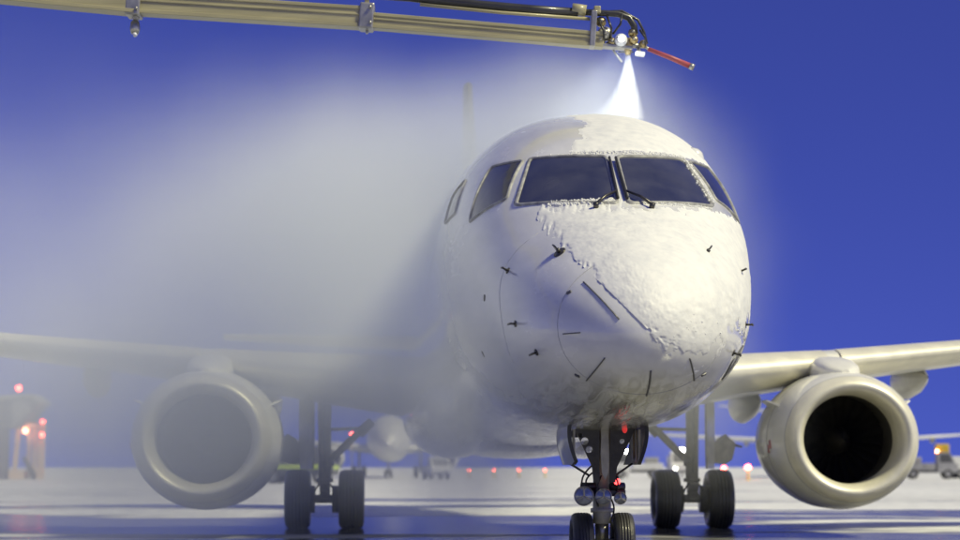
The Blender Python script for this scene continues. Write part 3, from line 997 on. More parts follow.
for i in range(NR):
    for k in range(NC):
        h = hgt[i][k]
        if h < -1.2: continue
        p = P0[i][k]
        a = P0[min(i + 1, NR - 1)][k] - P0[max(i - 1, 0)][k]
        b_ = P0[i][min(k + 1, NC - 1)] - P0[i][max(k - 1, 0)]
        n_ = a.cross(b_)
        n_ = n_.normalized() if n_.length > 1e-9 else Vector((0, -1, 0))
        if n_.dot(p - Vector((0, max(p.y, .3) + .3, 2.6))) < 0: n_ = -n_
        rough = noise.noise((p.x * 6, p.y * 6, p.z * 6)) * .6 + noise.noise((p.x * 15, p.y * 15, p.z * 15)) * .22 + noise.noise((p.x * 40, p.y * 40, p.z * 40)) * .07
        thick = (.005 * sstep(0, .9, h) + .015 * sstep(.4, 7.0, h)) * (1 + .24 * rough) - .006 * sstep(0, -1.0, h)
        if h > 0 : thick += .002 * sstep(0, .3, h)
        if p.z < 3.0: thick *= 1 - .6 * sstep(.0, .45, p.x) * (1 - sstep(1.95, 2.5, p.z))
        idx[(i, k)] = len(V)
        V.append(p + n_ * thick)
Fc = []
for i in range(NR - 1):
    for k in range(NC - 1):
        q = ((i, k), (i, k + 1), (i + 1, k + 1), (i + 1, k))
        if all(z in idx for z in q):
            Fc.append(tuple(idx[z] for z in q))
snow.add(V, Fc)


def clumps(project, a, b_, n_, r0, spread):
    for i in range(n_):
        t_ = random.random()
        x = a[0] + (b_[0] - a[0]) * t_ + random.gauss(0, spread); z = a[1] + (b_[1] - a[1]) * t_ + random.gauss(0, spread)
        h, nn = project(x, z)
        r_ = r0 * random.uniform(.5, 1.3)
        c = h + nn * r_ * .35
        n1, n2 = 7, 5
        rows_ = []
        for u in range(n2):
            ph = math.pi * (u + .0001) / (n2 - .9998)
            rows_.append([c + Vector((math.sin(ph) * math.cos(2 * math.pi * w_ / n1), math.sin(ph) * math.sin(2 * math.pi * w_ / n1), math.cos(ph))) * r_ * random.uniform(.75, 1.25) for w_ in range(n1)])
        snow.grid(rows_, wrap=True)


clumps(front, (-.62, 3.235), (-.08, 3.235), 480, .0105, .012)
clumps(front, (-.35, 3.80), (.72, 3.81), 330, .008, .008)
clumps(front, (.10, 3.215), (.84, 3.24), 160, .0075, .006)
clumps(front, (.72, 3.76), (.88, 3.28), 330, .0095, .014)
clumps(front, (-.66, 3.79), (-.1, 3.775), 40, .008, .006)
for k in range(45):      # crumbs sliding down the lower right cheek
    x = random.uniform(.15, .95); z = 2.12 - .0 * x + random.gauss(0, .10)
    clumps(front, (x, z), (x + .001, z), 1, .007, .0)
snow_o = snow.build('snow_crust', 'snow')
snow_o.location = NOSE; snow_o.rotation_euler = (0, 0, PSI)
tag(snow_o, 'thick white snow crust lying on the nose and crown of the jet', 'snow', kind='stuff')

# ------------------------------------------------------------------ de-icing boom
BY = 20.4                                            # the boom crosses above the cabin at this distance
mast = at(-620, -75, BY); mast.z = 0
boom = thing('deicing_boom', (mast.x, mast.y, 0), 'long pale telescopic spray boom reaching across above the jet', 'boom')


def bl_(px, py, dy=0.0):
    """boom coordinates (relative to the mast foot) of a place in the photograph"""
    return at(px, py, BY + dy) - Vector((mast.x, mast.y, 0))


def beam(name, a, b_, hh, ww, material, parent, ribs=True):
    """box-section beam with proud top and bottom flanges and side stiffeners"""
    a, b_ = Vector(a), Vector(b_)
    d = (b_ - a); ln = d.length; d.normalize()
    rot = d.to_track_quat('X', 'Z').to_matrix()
    mid = (a + b_) / 2
    q = MB().box(mid, (ln, ww, hh), rot, .012)
    o = q.build(name, material, parent)
    if ribs:
        for k, (zz, th, py_) in enumerate(((.5, .035, .012), (-.5, .04, .016), (.12, .02, .006))):
            MB().box(mid + rot @ Vector((0, -ww / 2 - py_ / 2 - .001 if k == 2 else -.006, hh * zz)), (ln - .01 * (k + 1), .014 if k == 2 else ww + py_, th), rot, .004).build('flange', material, o)
    return o


# three telescoping box sections, each thinner than the one before
beam('outer_section', bl_(-640, -72, -.05), bl_(138, 2, -.02), .24, .22, 'boom_paint', boom)
beam('middle_section', bl_(120, 3), bl_(366, 18.5), .185, .18, 'boom_paint', boom)
beam('inner_section', bl_(350, 19.5, .02), bl_(604, 41), .125, .14, 'boom_paint', boom)
# collars at the joints
for (px, py, hh, ww, dz) in ((135, 3, .30, .27, 0), (367, 17.5, .27, .24, 0)):
    c_ = bl_(px, py)
    clr = MB().box(c_, (.15, ww, hh), Matrix.Rotation(R(4), 3, 'Y'), .015).build('collar', 'boom_steel', boom)
    for q in (-1, 1):
        MB().tube([c_ + Vector((.04, -ww / 2 - .005, q * hh * .3)), c_ + Vector((.04, -ww / 2 - .03, q * hh * .3))], .016, 8).build('bolt', 'boom_steel', clr)
MB().box(bl_(367, 6), (.05, .05, .22), None, .008).build('hose_post', 'boom_paint', boom)
MB().box(bl_(367, 29), (.03, .06, .10), None, .008).build('roller_bracket', 'boom_steel', boom)
# work lamp hanging below the first collar
wl_ = MB().tube([bl_(137, 9), bl_(138, 17)], .018, 8).tube([bl_(137, 15), bl_(135, 20)], .035, 10)
wl = wl_.build('lamp_bracket', 'boom_steel', boom)
c_ = bl_(135, 27)
MB().lathe([(-.085, .012), (-.07, .04), (-.02, .055), (.05, .045), (.075, .02)], c_, 'z', 16).build('hanging_lamp', 'gear_steel', boom)
MB().tube([c_ + Vector((0, -.02, -.07)), c_ + Vector((.012, -.03, -.10))], .022, 10).build('lamp_tip', 'white_plastic', boom)
# fluid pipe above the beam, ending in a bent black hose at the head
pts = [bl_(*p) for p in ((365, -6), (410, -3), (440, 1), (480, 5), (530, 9.5), (578, 13))]
MB().tube(pts, .05, 12).build('fluid_pipe', 'hose', boom)
MB().tube([bl_(420, 4.5, -.03), bl_(500, 12.5, -.03), bl_(590, 19, -.03)], .018, 8).build('pipe_rail', 'boom_paint', boom)
MB().tube([bl_(572, 9), bl_(586, 11)], .062, 14).build('pipe_clamp', 'boom_paint', boom)
pts = [bl_(*p) for p in ((578, 12), (600, 13), (618, 14), (629, 18), (634, 26), (635, 34))]
MB().tube(pts, [.036, .034, .034, .036, .036, .034], 12).build('head_hose', 'hose', boom)
pts = [bl_(*p) for p in ((600, 12), (622, 11), (638, 20), (644, 32), (647, 44))]
MB().tube(pts, .014, 8).build('cable', 'hose', boom)
# spray head
hd = MB().box(bl_(593, 30), (.06, .20, .38), Matrix.Rotation(R(4), 3, 'Y'), .01).box(bl_(612, 47), (.42, .14, .035), Matrix.Rotation(R(5), 3, 'Y'), .008)
head = hd.build('spray_head', 'boom_steel', boom)
MB().box(bl_(597, 11), (.07, .16, .08), None, .012).build('head_cap', 'boom_paint', head)
for (px, py, r_, mt_) in ((601, 22, .055, 'brass'), (605, 34, .075, 'boom_steel'), (600, 41, .055, 'brass'), (612, 42, .045, 'brass'), (633, 33, .048, 'brass'), (634, 40, .042, 'brass'), (629, 45, .04, 'boom_steel'), (643, 44, .04, 'brass')):
    c_ = bl_(px, py, random.uniform(-.08, .04))
    v_ = MB().lathe([(-r_, r_ * .35), (-r_ * .8, r_ * .75), (-r_ * .3, r_), (r_ * .3, r_), (r_ * .8, r_ * .75), (r_, r_ * .35)], c_, random.choice('xyz'), 14)
    vo = v_.build('valve', mt_, head)
    MB().tube([c_ - Vector((0, r_ * .7, 0)), c_ - Vector((0, r_ * 1.35, -.01))], r_ * .32, 8).build('valve_stem', 'boom_steel', vo)
for a, b_ in (((598, 18), (604, 46)), ((607, 16), (610, 40)), ((622, 14), (613, 34)), ((640, 30), (645, 46))):
    MB().tube([bl_(*a, -.03), bl_((a[0] + b_[0]) / 2 + 3, (a[1] + b_[1]) / 2, -.1), bl_(*b_, -.03)], .012, 7).build('small_hose', 'hose', head)
# flood lamp on the head (lit)
c_ = bl_(621, 40, -.08)
fl = MB().lathe([(-.06, .03), (-.03, .062), (.03, .068), (.06, .05)], c_, 'y', 18).build('head_lamp', 'white_plastic', head)
MB().lathe([(-.062, .032), (-.075, .02), (-.08, .002)], c_, 'y', 16).build('lamp_glass', 'white_dim', fl)
MB().box(bl_(640, 54, -.05), (.10, .08, .045), Matrix.Rotation(R(8), 3, 'Y'), .01).build('sensor_box', 'white_plastic', head)
MB().tube([bl_(606, 44.5), bl_(626, 45.5), bl_(646, 46)], .026, 10).tube([bl_(634, 30), bl_(636, 46)], .022, 8).build('manifold', 'boom_steel', head)
MB().tube([bl_(637, 46), bl_(640, 53, -.05)], .018, 8).build('sensor_arm', 'boom_steel', head)
# nozzle pointing down
noz = bl_(628, 48)
MB().lathe([(.10, .05), (.05, .055), (.0, .045), (-.07, .028), (-.075, .018)], noz, 'z', 18).build('nozzle', 'brass', head)
MB().tube([bl_(613, 50), bl_(622, 62)], .012, 8).build('stay_rod', 'boom_steel', head)
# red feeler rod
MB().tube([bl_(648, 49), bl_(670, 57.5), bl_(690, 66)], [.022, .026, .03], 10).build('feeler_rod', 'red_rod', boom)
MB().tube([bl_(689.5, 65.8), bl_(694, 67.7)], .034, 10).build('rod_cap', 'boom_steel', boom)
MB().tube([bl_(644, 46), bl_(651, 50.3)], .016, 8).build('rod_socket', 'boom_steel', boom)
# mast carrying the boom, far outside the frame
top = bl_(-630, -72).z
MB().tube([(0, 0, 0), (0, 0, .35)], .9, 24).tube([(0, 0, .3), (0, 0, top)], [.34, .24], 20).build('mast', 'boom_paint', boom)

# lamp light from the spray head onto its own jet
ld = bpy.data.lights.new('head_lamp_light', 'SPOT')
ld.energy = 40; ld.spot_size = R(120); ld.spot_blend = 0.6; ld.color = (.9, .96, 1.0); ld.shadow_soft_size = .05
lo = bpy.data.objects.new('head_lamp_light', ld); col.objects.link(lo)
lo.location = at(619, 42, BY - .4)
lo.rotation_euler = (R(28), R(-8), 0)

# ------------------------------------------------------------------ distant aircraft and vehicles
def far_jet(loc, rz, label, k=1.0, lamp=False, wing_z=3.1):
    t = thing('distant_airliner', loc, label, 'airplane', 'airliners parked across the apron', rz)
    f = MB()
    prof = [(0, 2.9, .02), (.3, 2.95, .55), (1.0, 3.1, 1.05), (2.2, 3.3, 1.6), (3.8, 3.45, 1.92), (6, 3.5, 1.98), (26, 3.5, 1.98), (31, 3.9, 1.4), (36, 4.6, .5), (37.5, 4.8, .15)]
    rs = [[Vector((r_ * math.cos(a), s, z + r_ * 1.04 * math.sin(a))) for a in [2 * math.pi * j / 32 for j in range(32)]] for s, z, r_ in prof]
    f.grid(rs, wrap=True)
    fo = f.build('fuselage', 'far_white', t)
    for sg in (-1, 1):
        MB().add([(sg * .06, 1.55, 4.22), (sg * .75, 1.95, 4.22), (sg * .95, 2.15, 3.72), (sg * .06, 1.35, 3.72)], [(0, 1, 2, 3)], False).build('windshield_pane', 'far_dark', fo)
        wg = MB()
        sec = [(1.5, 11.5, 7, wing_z - .55, .13), (6, 14.3, 4.4, wing_z, .12), (17, 20.4, 1.6, wing_z + .75, .10)]
        rs = [[Vector((sg * x, le + p[0] * c, z + p[1] * t_ * c)) for p in foil(10)] for x, le, c, z, t_ in sec]
        wg.grid(rs, wrap=True); wg.add(rs[-1], [tuple(range(len(rs[-1])))])
        wo_ = wg.build('wing', 'far_white', t)
        for x in (6.8, 9.2, 12):
            zz = np.interp(x, [6, 17], [wing_z, wing_z + .75])
            MB().lathe([(-1.2, .02), (-.6, .18), (.2, .22), (1.1, .02)], (sg * x, 18 + (x - 6) * .3, zz - .35), 'y', 10, 1, 1.3).build('flap_fairing', 'far_grey', wo_)
        en = MB().lathe([(.9, .7), (.12, .78), (0, .9), (.12, 1.0), (.9, 1.12), (2.2, 1.08), (3.4, .8), (3.4, .6)], (sg * 5.2, 10.8, 1.75), 'y', 28).build('engine', 'far_white', t)
        MB().lathe([(.9, .002), (.9, .72)], (sg * 5.2, 10.8, 1.75), 'y', 24).build('fan', 'far_dark', en)
        MB().box((sg * 5.2, 13.2, 2.85), (.35, 3.2, .7), None, .1).build('pylon', 'far_grey', en)
        tp = MB()
        rs = [[Vector((sg * x, le + p[0] * c, z + p[1] * .09 * c)) for p in foil(8)] for x, le, c, z in ((.3, 31.5, 4.2, 6.6), (7.0, 35.2, 1.6, 7.55))]
        tp.grid(rs, wrap=True); tp.add(rs[-1], [tuple(range(len(rs[-1])))])
        tp.build('tailplane', 'far_white', t)
        g_ = MB().tube([(sg * 2.9, 17.5, .5), (sg * 2.9, 17.5, 2.9)], .12, 10).build('main_gear', 'far_grey', t)
        for q in (-.45, .45):
            tyre(MB(), (sg * 2.9 + q, 17.5, .55), 1.1, .4, 20).build('tyre', 'rubber', g_)
    fin = MB()
    rs = [[Vector((p[1] * .09 * c, le + p[0] * c, z)) for p in foil(8)] for z, le, c in ((4.8, 29, 6.5), (10.4, 33.8, 2.8))]
    fin.grid(rs, wrap=True); fin.add(rs[-1], [tuple(range(len(rs[-1])))])
    fin.build('tail_fin', 'far_white', t)
    g_ = MB().tube([(0, 3.9, .35), (0, 3.9, 1.8)], .1, 10).build('nose_gear', 'far_grey', t)
    for q in (-.22, .22):
        tyre(MB(), (q, 3.9, .38), .76, .24, 18).build('tyre', 'rubber', g_)
    if lamp:
        MB().lathe([(-.12, .01), (-.08, .16), (0, .24), (.2, .24)], (0.1, .28, 3.02), 'y', 16).build('lit_lamp', 'white_far', t)
    t.scale = (k, k, k)
    return t


far_jet((at(388, 470, 172).x, 172, 0), R(2), 'distant white airliner facing the camera with a lit white lamp, seen through the mist', 1.0, True)
far_jet((at(853, 470, 180).x, 180, 0), R(1), 'distant white airliner whose wings show on both sides of the right engine', 1.0, False, 3.55)


def wheel(parent, c, dia, wid):
    tyre(MB(), c, dia, wid, 20).build('wheel', 'rubber', parent)


def service_truck(loc, rz, label, body, hoist=None, beacon=None, k=1.0, stripe=False, lamps=False, boxy=False):
    t = thing('service_vehicle', loc, label, 'truck', 'service vehicles on the far apron', rz)
    t.scale = (k, k, k)
    MB().box((0, 0, .62), (4.4, 1.5, .22), None, .04).build('chassis', 'far_dark', t)
    cab = MB()
    prof = [(2.15, .55), (2.2, 1.15), (1.95, 1.3), (1.55, 2.15), (.55, 2.2), (.5, .55)]
    V = [(x, y, z) for y in (-.95, .95) for x, z in prof]
    n_ = len(prof)
    cab.add(V, [tuple(range(n_)), tuple(range(2 * n_ - 1, n_ - 1, -1))] + [(i, (i + 1) % n_, (i + 1) % n_ + n_, i + n_) for i in range(n_)], False)
    cb = cab.build('cab', body, t)
    for y in (-.957, .957):
        MB().add([(1.80, y, 1.35), (1.48, y, 2.02), (.72, y, 2.05), (.72, y, 1.35)], [(0, 1, 2, 3)], False).build('side_window', 'far_dark', cb)
    MB().add([(1.945, -.8, 1.36), (1.60, -.8, 2.06), (1.60, .8, 2.06), (1.945, .8, 1.36)], [(0, 1, 2, 3)], False).build('windshield', 'far_dark', cb)
    bd = MB().box((-.95, 0, 1.30 if boxy else 1.02), (2.6, 1.85, 1.15 if boxy else .55), None, .05).build('body', body, t)
    for x in (-1.9, -1.2, -.5):
        MB().box((x, -.94, 1.05), (.06, .03, .5), None, .006).build('body_rib', 'far_grey', bd)
    if not boxy:
        MB().box((-1.3, .1, 1.55), (1.2, .9, .5), None, .08).build('tank', 'far_grey', bd)
    if stripe:
        MB().box((-.2, -.985, 1.0), (3.9, .02, .26), None, .004).build('stripe', 'far_stripe', t)
        MB().box((2.215, 0, .95), (.02, 1.7, .26), None, .004).build('front_stripe', 'far_stripe', t)
    for x in (-1.45, 1.35):
        for y in (-.82, .82):
            wheel(t, (x, y, .42), .84, .28) if False else None
    for x in (-1.45, 1.35):
        for y in (-.82, .82):
            wh = MB()
            wh.lathe([(-.13, .22), (-.14, .36), (-.08, .42), (.08, .42), (.14, .36), (.13, .22)], (x, y, .42), 'y', 20)
            wo_ = wh.build('wheel', 'rubber', t)
            MB().lathe([(-.10, .005), (-.11, .2), (-.12, .23), (.12, .23), (.11, .2), (.10, .005)], (x, y, .42), 'y', 16).build('wheel_hub', 'far_grey', wo_)
    if hoist:
        MB().box((1.0, 0, 2.50), (1.1, .9, .75), None, .08).build('roof_unit', 'far_yellow', t)
        MB().tube([(.5, 0, 2.15), (1.35, 0, 2.3)], .08, 8).build('roof_rail', 'far_grey', t)
    if beacon:
        MB().lathe([(0, .10), (.12, .10), (.17, .05), (.18, .003)], (.55 if hoist else 1.0, -.5, 2.2), 'z', 12).build('beacon', beacon, t)
    for y in (-.65, .65):
        MB().lathe([(-.02, .10), (.03, .10), (.05, .06), (.055, .002)], (2.19, y, .85), 'x', 12).build('headlight', 'white_dim' if lamps else 'far_white', t)
    return t


def gpos(px, Y):
    return (at(px, 470, Y).x, Y, 0)


service_truck(gpos(930, 166), R(-6), 'grey service truck with a yellow roof unit standing beyond the right engine', 'far_grey', hoist=True, beacon='amber_far')
service_truck(gpos(974, 172), R(4), 'pale service truck cut by the right edge of the picture', 'far_white', boxy=True)
service_truck(gpos(681, 160), R(-90), 'white van-bodied truck with lit headlights behind the right main wheels', 'far_white', boxy=True, lamps=True)
service_truck(gpos(636, 170), R(178), 'pale low truck parked behind the nose gear', 'far_white')
service_truck(gpos(436, 158), R(-75), 'small pale truck standing in the mist beside the distant lamp-lit airliner', 'far_white', k=.8)
service_truck(gpos(300, 120), R(-8), 'dark truck with a yellow-green stripe behind the left main wheels', 'far_dark', boxy=True, stripe=True)


# flood lights on poles behind the gear, red ground lights and a red obstruction light
def light_pole(px, py, Y, label, lampmat, r_=.28, grp='lamp poles on the far apron'):
    p = at(px, py, Y)
    t = thing('light_pole', (p.x, p.y, 0), label, 'light', grp)
    MB().tube([(0, 0, 0), (0, 0, .25)], .16, 12).tube([(0, 0, 0), (0, 0, p.z - r_ * .8)], [.07, .05], 8).build('pole', 'far_grey', t)
    MB().lathe([(-r_ * .9, .05), (-r_ * .7, r_ * .7), (0, r_), (r_ * .6, r_ * .7), (r_ * .8, .01)], (0, 0, p.z), 'z', 16).build('lamp', lampmat, t)
    return t


light_pole(627, 452, 190, 'white lamp on a short pole seen just right of the nose gear', 'white_far', .22)
light_pole(682, 450, 190, 'white lamp on a short pole seen beside the right main gear brace', 'white_far', .22)
light_pole(352, 434, 165, 'red lamp on a tall thin pole above the left main gear brace', 'red_far', .17)


def ground_light(px, py, Y, r_, label):
    p = at(px, py, Y)
    t = thing('red_ground_light', (p.x, p.y, 0), label, 'light', 'red lights along the far apron')
    MB().lathe([(0, .2), (.06, .2), (.1, .08), (p.z - r_ * .6, .06)], (0, 0, 0), 'z', 12).build('stand', 'far_yellow', t)
    MB().lathe([(-r_ * .8, .04), (-r_ * .5, r_ * .8), (0, r_), (r_ * .6, r_ * .75), (r_ * .9, .01)], (0, 0, p.z), 'z', 14).build('lens', 'red_far', t)


for px, py, Y, r_, lb in ((469, 470, 200, .08, 'leftmost red light of the row under the misty left flank of the nose'),
                          (494, 470, 200, .08, 'second red light from the left in the row left of the nose gear'),
                          (519, 470, 200, .08, 'third red light from the left in the row left of the nose gear'),
                          (545, 470, 200, .08, 'red light nearest the nose gear in the row left of it'),
                          (724, 468, 150, .16, 'smaller red light just above the outer right main tyre'),
                          (748, 467.5, 150, .22, 'large red light between the right main tyre and the right engine')):
    ground_light(px, py, Y, r_, lb)

# ------------------------------------------------------------------ boarding bridge at the left edge
BYD = 150
bp_ = at(14, 470, BYD)
br_ = thing('boarding_bridge', (bp_.x, BYD, 0), 'grey boarding bridge cabin on pale lit legs with red lamps at the left edge', 'boarding bridge')
S_ = BYD / FPX


def bb(px, py, y=0.0):
    return Vector(((px - 14) * S_, y, CAM_H + (HORIZON - py) * S_))


def wedge(name, poly, y0, y1, material, parent):
    n_ = len(poly)
    V = [bb(px, py, y0) for px, py in poly] + [bb(px, py, y1) for px, py in poly]
    return MB().add(V, [tuple(range(n_)), tuple(range(2 * n_ - 1, n_ - 1, -1))] + [(i, (i + 1) % n_, (i + 1) % n_ + n_, i + n_) for i in range(n_)], False).build(name, material, parent)


cabn = wedge('cabin', [(-16, 401), (34, 398), (41, 404), (25, 428), (-16, 430)], -1.4, 2.2, 'bridge_clad', br_)
wedge('cabin_panel', [(15, 402), (34, 401), (34, 412), (20, 426), (15, 426)], -1.47, -1.41, 'bridge_trim', cabn)
wedge('roof_edge', [(-18, 398), (33, 395), (43, 403), (41, 406), (33, 399), (-18, 402)], -1.6, 2.4, 'bridge_trim', cabn)
wedge('tunnel', [(-70, 404), (-14, 404), (-14, 430), (-70, 430)], -1.0, 1.9, 'bridge_clad', br_)
for (x0, x1, wd_) in ((17, 19, 4), (28, 28, 3), (33, 33, 3.5), (38, 38, 3), (42, 42, 3)):
    wedge('leg', [(x0, 425), (x0 + wd_, 425), (x1 + wd_ - (6 if x0 == 17 else 0), 478.5), (x1 - (6 if x0 == 17 else 0), 478.5)], -.5, -.2, 'pillar_paint', br_)
wedge('cross_beam', [(16, 424), (45, 424), (45, 428), (16, 428)], -.6, .3, 'pillar_paint', br_)
wedge('wheel_box', [(11, 470), (26, 470), (26, 479), (11, 479)], -.7, .5, 'pillar_paint', br_)
wedge('stair_side', [(24, 458), (27, 456), (38, 474), (38, 479), (34, 479)], -.75, -.62, 'far_dark', br_)
wedge('service_core', [(-16, 430), (6, 430), (6, 479), (-16, 479)], -.4, .9, 'bridge_clad', br_)
for (px, py, r_) in ((20, 389, .22), (27.5, 431, .24), (44.5, 422, .16), (44, 435, .18)):
    c_ = bb(px, py, -1.0)
    lo_ = MB().lathe([(-r_, .05), (-r_ * .6, r_ * .8), (0, r_), (r_ * .6, r_ * .75), (r_ * .9, .01)], c_, 'z', 14).build('warning_lamp', 'amber_far' if px == 27.5 else 'red_far', br_)
    if py < 400:
        MB().tube([c_, c_ - Vector((0, 0, .75))], .04, 6).build('lamp_stem', 'far_grey', lo_)
    elif px > 40:
        MB().box(c_ + Vector((-.12, .6, 0)), (.3, 1.0, .12)).build('lamp_arm', 'far_grey', lo_)

# ------------------------------------------------------------------ spray and mist
def mist_volume(name, blobs, lo, hi, voxel, colour, aniso, noise_scale, nlo, nhi, wobble):
    """a mist bank baked to voxels: sum of soft ellipsoids (centre, radii, density, soft core) broken up by noise"""
    ng_ = bpy.data.node_groups.new(name, 'GeometryNodeTree')
    ng_.interface.new_socket('Geometry', in_out='OUTPUT', socket_type='NodeSocketGeometry')
    N_, L_ = ng_.nodes, ng_.links
    out = N_.new('NodeGroupOutput')
    pos = N_.new('GeometryNodeInputPosition')
    nz = N_.new('ShaderNodeTexNoise'); nz.inputs['Scale'].default_value = noise_scale; nz.inputs['Detail'].default_value = 3
    L_.new(pos.outputs[0], nz.inputs['Vector'])
    sb = N_.new('ShaderNodeVectorMath'); sb.operation = 'SUBTRACT'; sb.inputs[1].default_value = (.5, .5, .5)
    L_.new(nz.outputs['Color'], sb.inputs[0])
    wob = N_.new('ShaderNodeVectorMath'); wob.operation = 'MULTIPLY_ADD'
    L_.new(sb.outputs[0], wob.inputs[0]); wob.inputs[1].default_value = wobble
    L_.new(pos.outputs[0], wob.inputs[2])
    total = None
    for c_, r_, d_, core_ in blobs:
        s1 = N_.new('ShaderNodeVectorMath'); s1.operation = 'SUBTRACT'; s1.inputs[1].default_value = c_
        L_.new(wob.outputs[0], s1.inputs[0])
        s2 = N_.new('ShaderNodeVectorMath'); s2.operation = 'DIVIDE'; s2.inputs[1].default_value = r_
        L_.new(s1.outputs[0], s2.inputs[0])
        s3 = N_.new('ShaderNodeVectorMath'); s3.operation = 'LENGTH'
        L_.new(s2.outputs[0], s3.inputs[0])
        mr_ = N_.new('ShaderNodeMapRange'); mr_.interpolation_type = 'SMOOTHSTEP'
        mr_.inputs['From Min'].default_value, mr_.inputs['From Max'].default_value = core_, 1.0
        mr_.inputs['To Min'].default_value, mr_.inputs['To Max'].default_value = d_, 0.0
        L_.new(s3.outputs['Value'], mr_.inputs[0])
        if total is None: total = mr_.outputs[0]
        else:
            ad_ = N_.new('ShaderNodeMath'); ad_.operation = 'ADD'
            L_.new(total, ad_.inputs[0]); L_.new(mr_.outputs[0], ad_.inputs[1]); total = ad_.outputs[0]
    mr_ = N_.new('ShaderNodeMapRange'); mr_.inputs['From Min'].default_value, mr_.inputs['From Max'].default_value = .3, .7
    mr_.inputs['To Min'].default_value, mr_.inputs['To Max'].default_value = nlo, nhi
    L_.new(nz.outputs['Fac'], mr_.inputs[0])
    mu = N_.new('ShaderNodeMath'); mu.operation = 'MULTIPLY'
    L_.new(total, mu.inputs[0]); L_.new(mr_.outputs[0], mu.inputs[1])
    vc = N_.new('GeometryNodeVolumeCube')
    L_.new(mu.outputs[0], vc.inputs['Density'])
    vc.inputs['Min'].default_value, vc.inputs['Max'].default_value = lo, hi
    for k_, ax in enumerate('XYZ'):
        vc.inputs['Resolution ' + ax].default_value = max(2, int((hi[k_] - lo[k_]) / voxel))
    m_ = bpy.data.materials.new(name); m_.use_nodes = True
    t_ = m_.node_tree; t_.nodes.clear()
    mo = t_.nodes.new('ShaderNodeOutputMaterial'); pv = t_.nodes.new('ShaderNodeVolumePrincipled')
    t_.links.new(pv.outputs[0], mo.inputs['Volume'])
    pv.inputs['Color'].default_value = (*colour, 1)
    pv.inputs['Density'].default_value = 1.0
    pv.inputs['Anisotropy'].default_value = aniso
    sm_ = N_.new('GeometryNodeSetMaterial'); sm_.inputs['Material'].default_value = m_
    L_.new(vc.outputs[0], sm_.inputs[0]); L_.new(sm_.outputs[0], out.inputs[0])
    me = bpy.data.meshes.new(name); me.materials.append(m_)
    o = bpy.data.objects.new(name, me); col.objects.link(o)
    md = o.modifiers.new('mist', 'NODES'); md.node_group = ng_
    return o, m_


MIST = [((-2.0, 23.5, 3.2), (3.3, 6.0, 2.9), .22, .1),      # thick plume beside the cabin
        ((-1.4, 19.8, 3.1), (1.85, 3.0, 2.4), .38, .05),      # streaming down the left cheek
        ((-0.8, 18.0, 2.5), (1.25, 1.7, 1.9), .42, .0),      # curling forward of it
        ((-0.15, 16.2, 1.35), (1.0, 1.25, 1.35), .60, .0),      # thrown ahead of the cheek
        ((-0.2, 18.4, 1.1), (1.1, 1.8, 1.1), .50, .0),       # and under the chin
        ((0.0, 23.0, 4.3), (3.5, 4.0, 1.55), .50, .2),       # thrown up over the crown
        ((1.0, 20.9, 4.8), (1.3, 1.1, .6), .45, .0),         # splash below the nozzle
        ((-0.6, 20.3, 1.5), (1.6, 3.2, 1.5), .32, .1),       # rolling under the belly
        ((-3.9, 21.8, 1.5), (3.6, 3.6, 2.2), .30, .1),       # in front of the left engine
        ((-5.0, 26.0, 2.6), (5.6, 8.0, 3.3), .08, .1),       # drifting out over the left wing
        ((-9.0, 29.0, 2.6), (11, 12.0, 6.0), .050, .0),      # thin veil
        ((1.7, 24.5, 3.2), (2.3, 3.5, 2.35), .17, .3),        # rebound on the far side
        ((2.8, 25.5, 1.7), (1.6, 3.0, 1.6), .06, .2)]        # drizzle under the right wing root
mist, mm = mist_volume('deicing_mist', MIST, (-18, 16, .02), (5, 42, 8), .31, (.91, .95, 1.0), 0.0, .42, .25, 1.75, (1.6, 1.6, 1.1))
tag(mist, 'grey-white de-icing mist drifting over the left wing and behind the nose', 'mist', kind='stuff')

# the jet itself: a narrow cone of fluid from the nozzle to the crown
jet = MB()
rows = []
top_, foot_ = at(628, 52, BY), at(630, 119, BY)
JH = top_.z - foot_.z
for i in range(9):
    t_ = i / 8
    c_ = top_.lerp(foot_, t_)
    rows.append([c_ + Vector(((.06 + .27 * t_) * math.cos(2 * math.pi * k / 28) * (1.9 if math.cos(2 * math.pi * k / 28) < 0 else 1), (.06 + .3 * t_) * math.sin(2 * math.pi * k / 28), 0)) for k in range(28)])
jet.grid(rows, wrap=True)
jet.add(rows[0], [tuple(range(28))]); jet.add(rows[-1], [tuple(range(28))])
jm = bpy.data.materials.new('spray_water'); jm.use_nodes = True
t = jm.node_tree; t.nodes.clear(); N, L = t.nodes, t.links
out = N.new('ShaderNodeOutputMaterial'); pv = N.new('ShaderNodeVolumePrincipled')
pv.inputs['Color'].default_value = (.97, .98, 1, 1); pv.inputs['Anisotropy'].default_value = .1


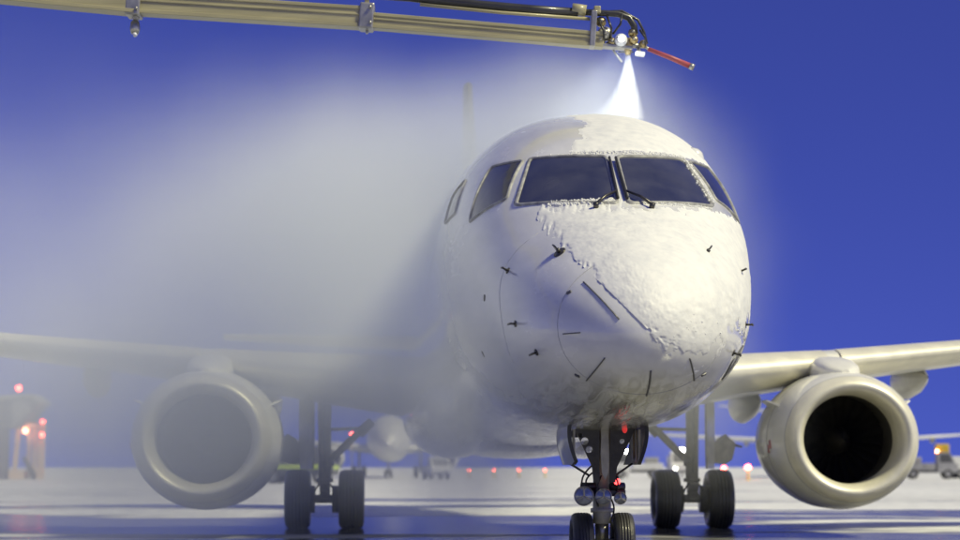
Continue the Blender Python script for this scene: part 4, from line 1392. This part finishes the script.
def mth(op, a_, b_=None, c_=None):
    n_ = N.new('ShaderNodeMath'); n_.operation = op
    for i_, v_ in enumerate((a_, b_, c_)):
        if v_ is None: continue
        if isinstance(v_, (int, float)): n_.inputs[i_].default_value = v_
        else: L.new(v_, n_.inputs[i_])
    return n_.outputs[0]


jc = N.new('ShaderNodeTexCoord'); jx = N.new('ShaderNodeSeparateXYZ')
L.new(jc.outputs['Object'], jx.inputs[0])
fall = mth('MULTIPLY', mth('SUBTRACT', top_.z, jx.outputs['Z']), 1 / JH)                     # 0 at the nozzle, 1 at the crown
rad = mth('MULTIPLY_ADD', fall, .145, .02)
dx = mth('SUBTRACT', jx.outputs['X'], mth('MULTIPLY_ADD', fall, foot_.x - top_.x, top_.x))
left = mth('MULTIPLY', mth('MINIMUM', dx, 0), mth('MULTIPLY_ADD', fall, -.68, 1.0))          # the lee side frays out
rx = mth('ADD', mth('MAXIMUM', dx, 0), left)
dy = mth('SUBTRACT', jx.outputs['Y'], BY)
rr = mth('DIVIDE', mth('SQRT', mth('ADD', mth('MULTIPLY', rx, rx), mth('MULTIPLY', dy, dy))), rad)
fal = N.new('ShaderNodeMapRange'); fal.interpolation_type = 'SMOOTHSTEP'
fal.inputs['From Min'].default_value, fal.inputs['From Max'].default_value = .35, 1.08
fal.inputs['To Min'].default_value, fal.inputs['To Max'].default_value = 1, 0
L.new(rr, fal.inputs[0])
jn = N.new('ShaderNodeTexNoise'); jn.inputs['Scale'].default_value = 1.0; jn.inputs['Detail'].default_value = 2
jm_ = N.new('ShaderNodeMapping'); jm_.inputs['Scale'].default_value = (30, 30, 3.0)
L.new(jc.outputs['Object'], jm_.inputs[0]); L.new(jm_.outputs[0], jn.inputs['Vector'])
dens = mth('MULTIPLY', mth('MULTIPLY', fal.outputs[0], mth('MAXIMUM', mth('MULTIPLY_ADD', jn.outputs['Fac'], 4.2, -1.2), .05)), mth('MULTIPLY_ADD', fall, -38, 46))
L.new(dens, pv.inputs['Density'])
L.new(pv.outputs[0], out.inputs['Volume'])
jo = jet.build('spray_jet', jm)
tag(jo, 'bright white fan of spray from the boom nozzle down to the crown', 'spray', kind='stuff')
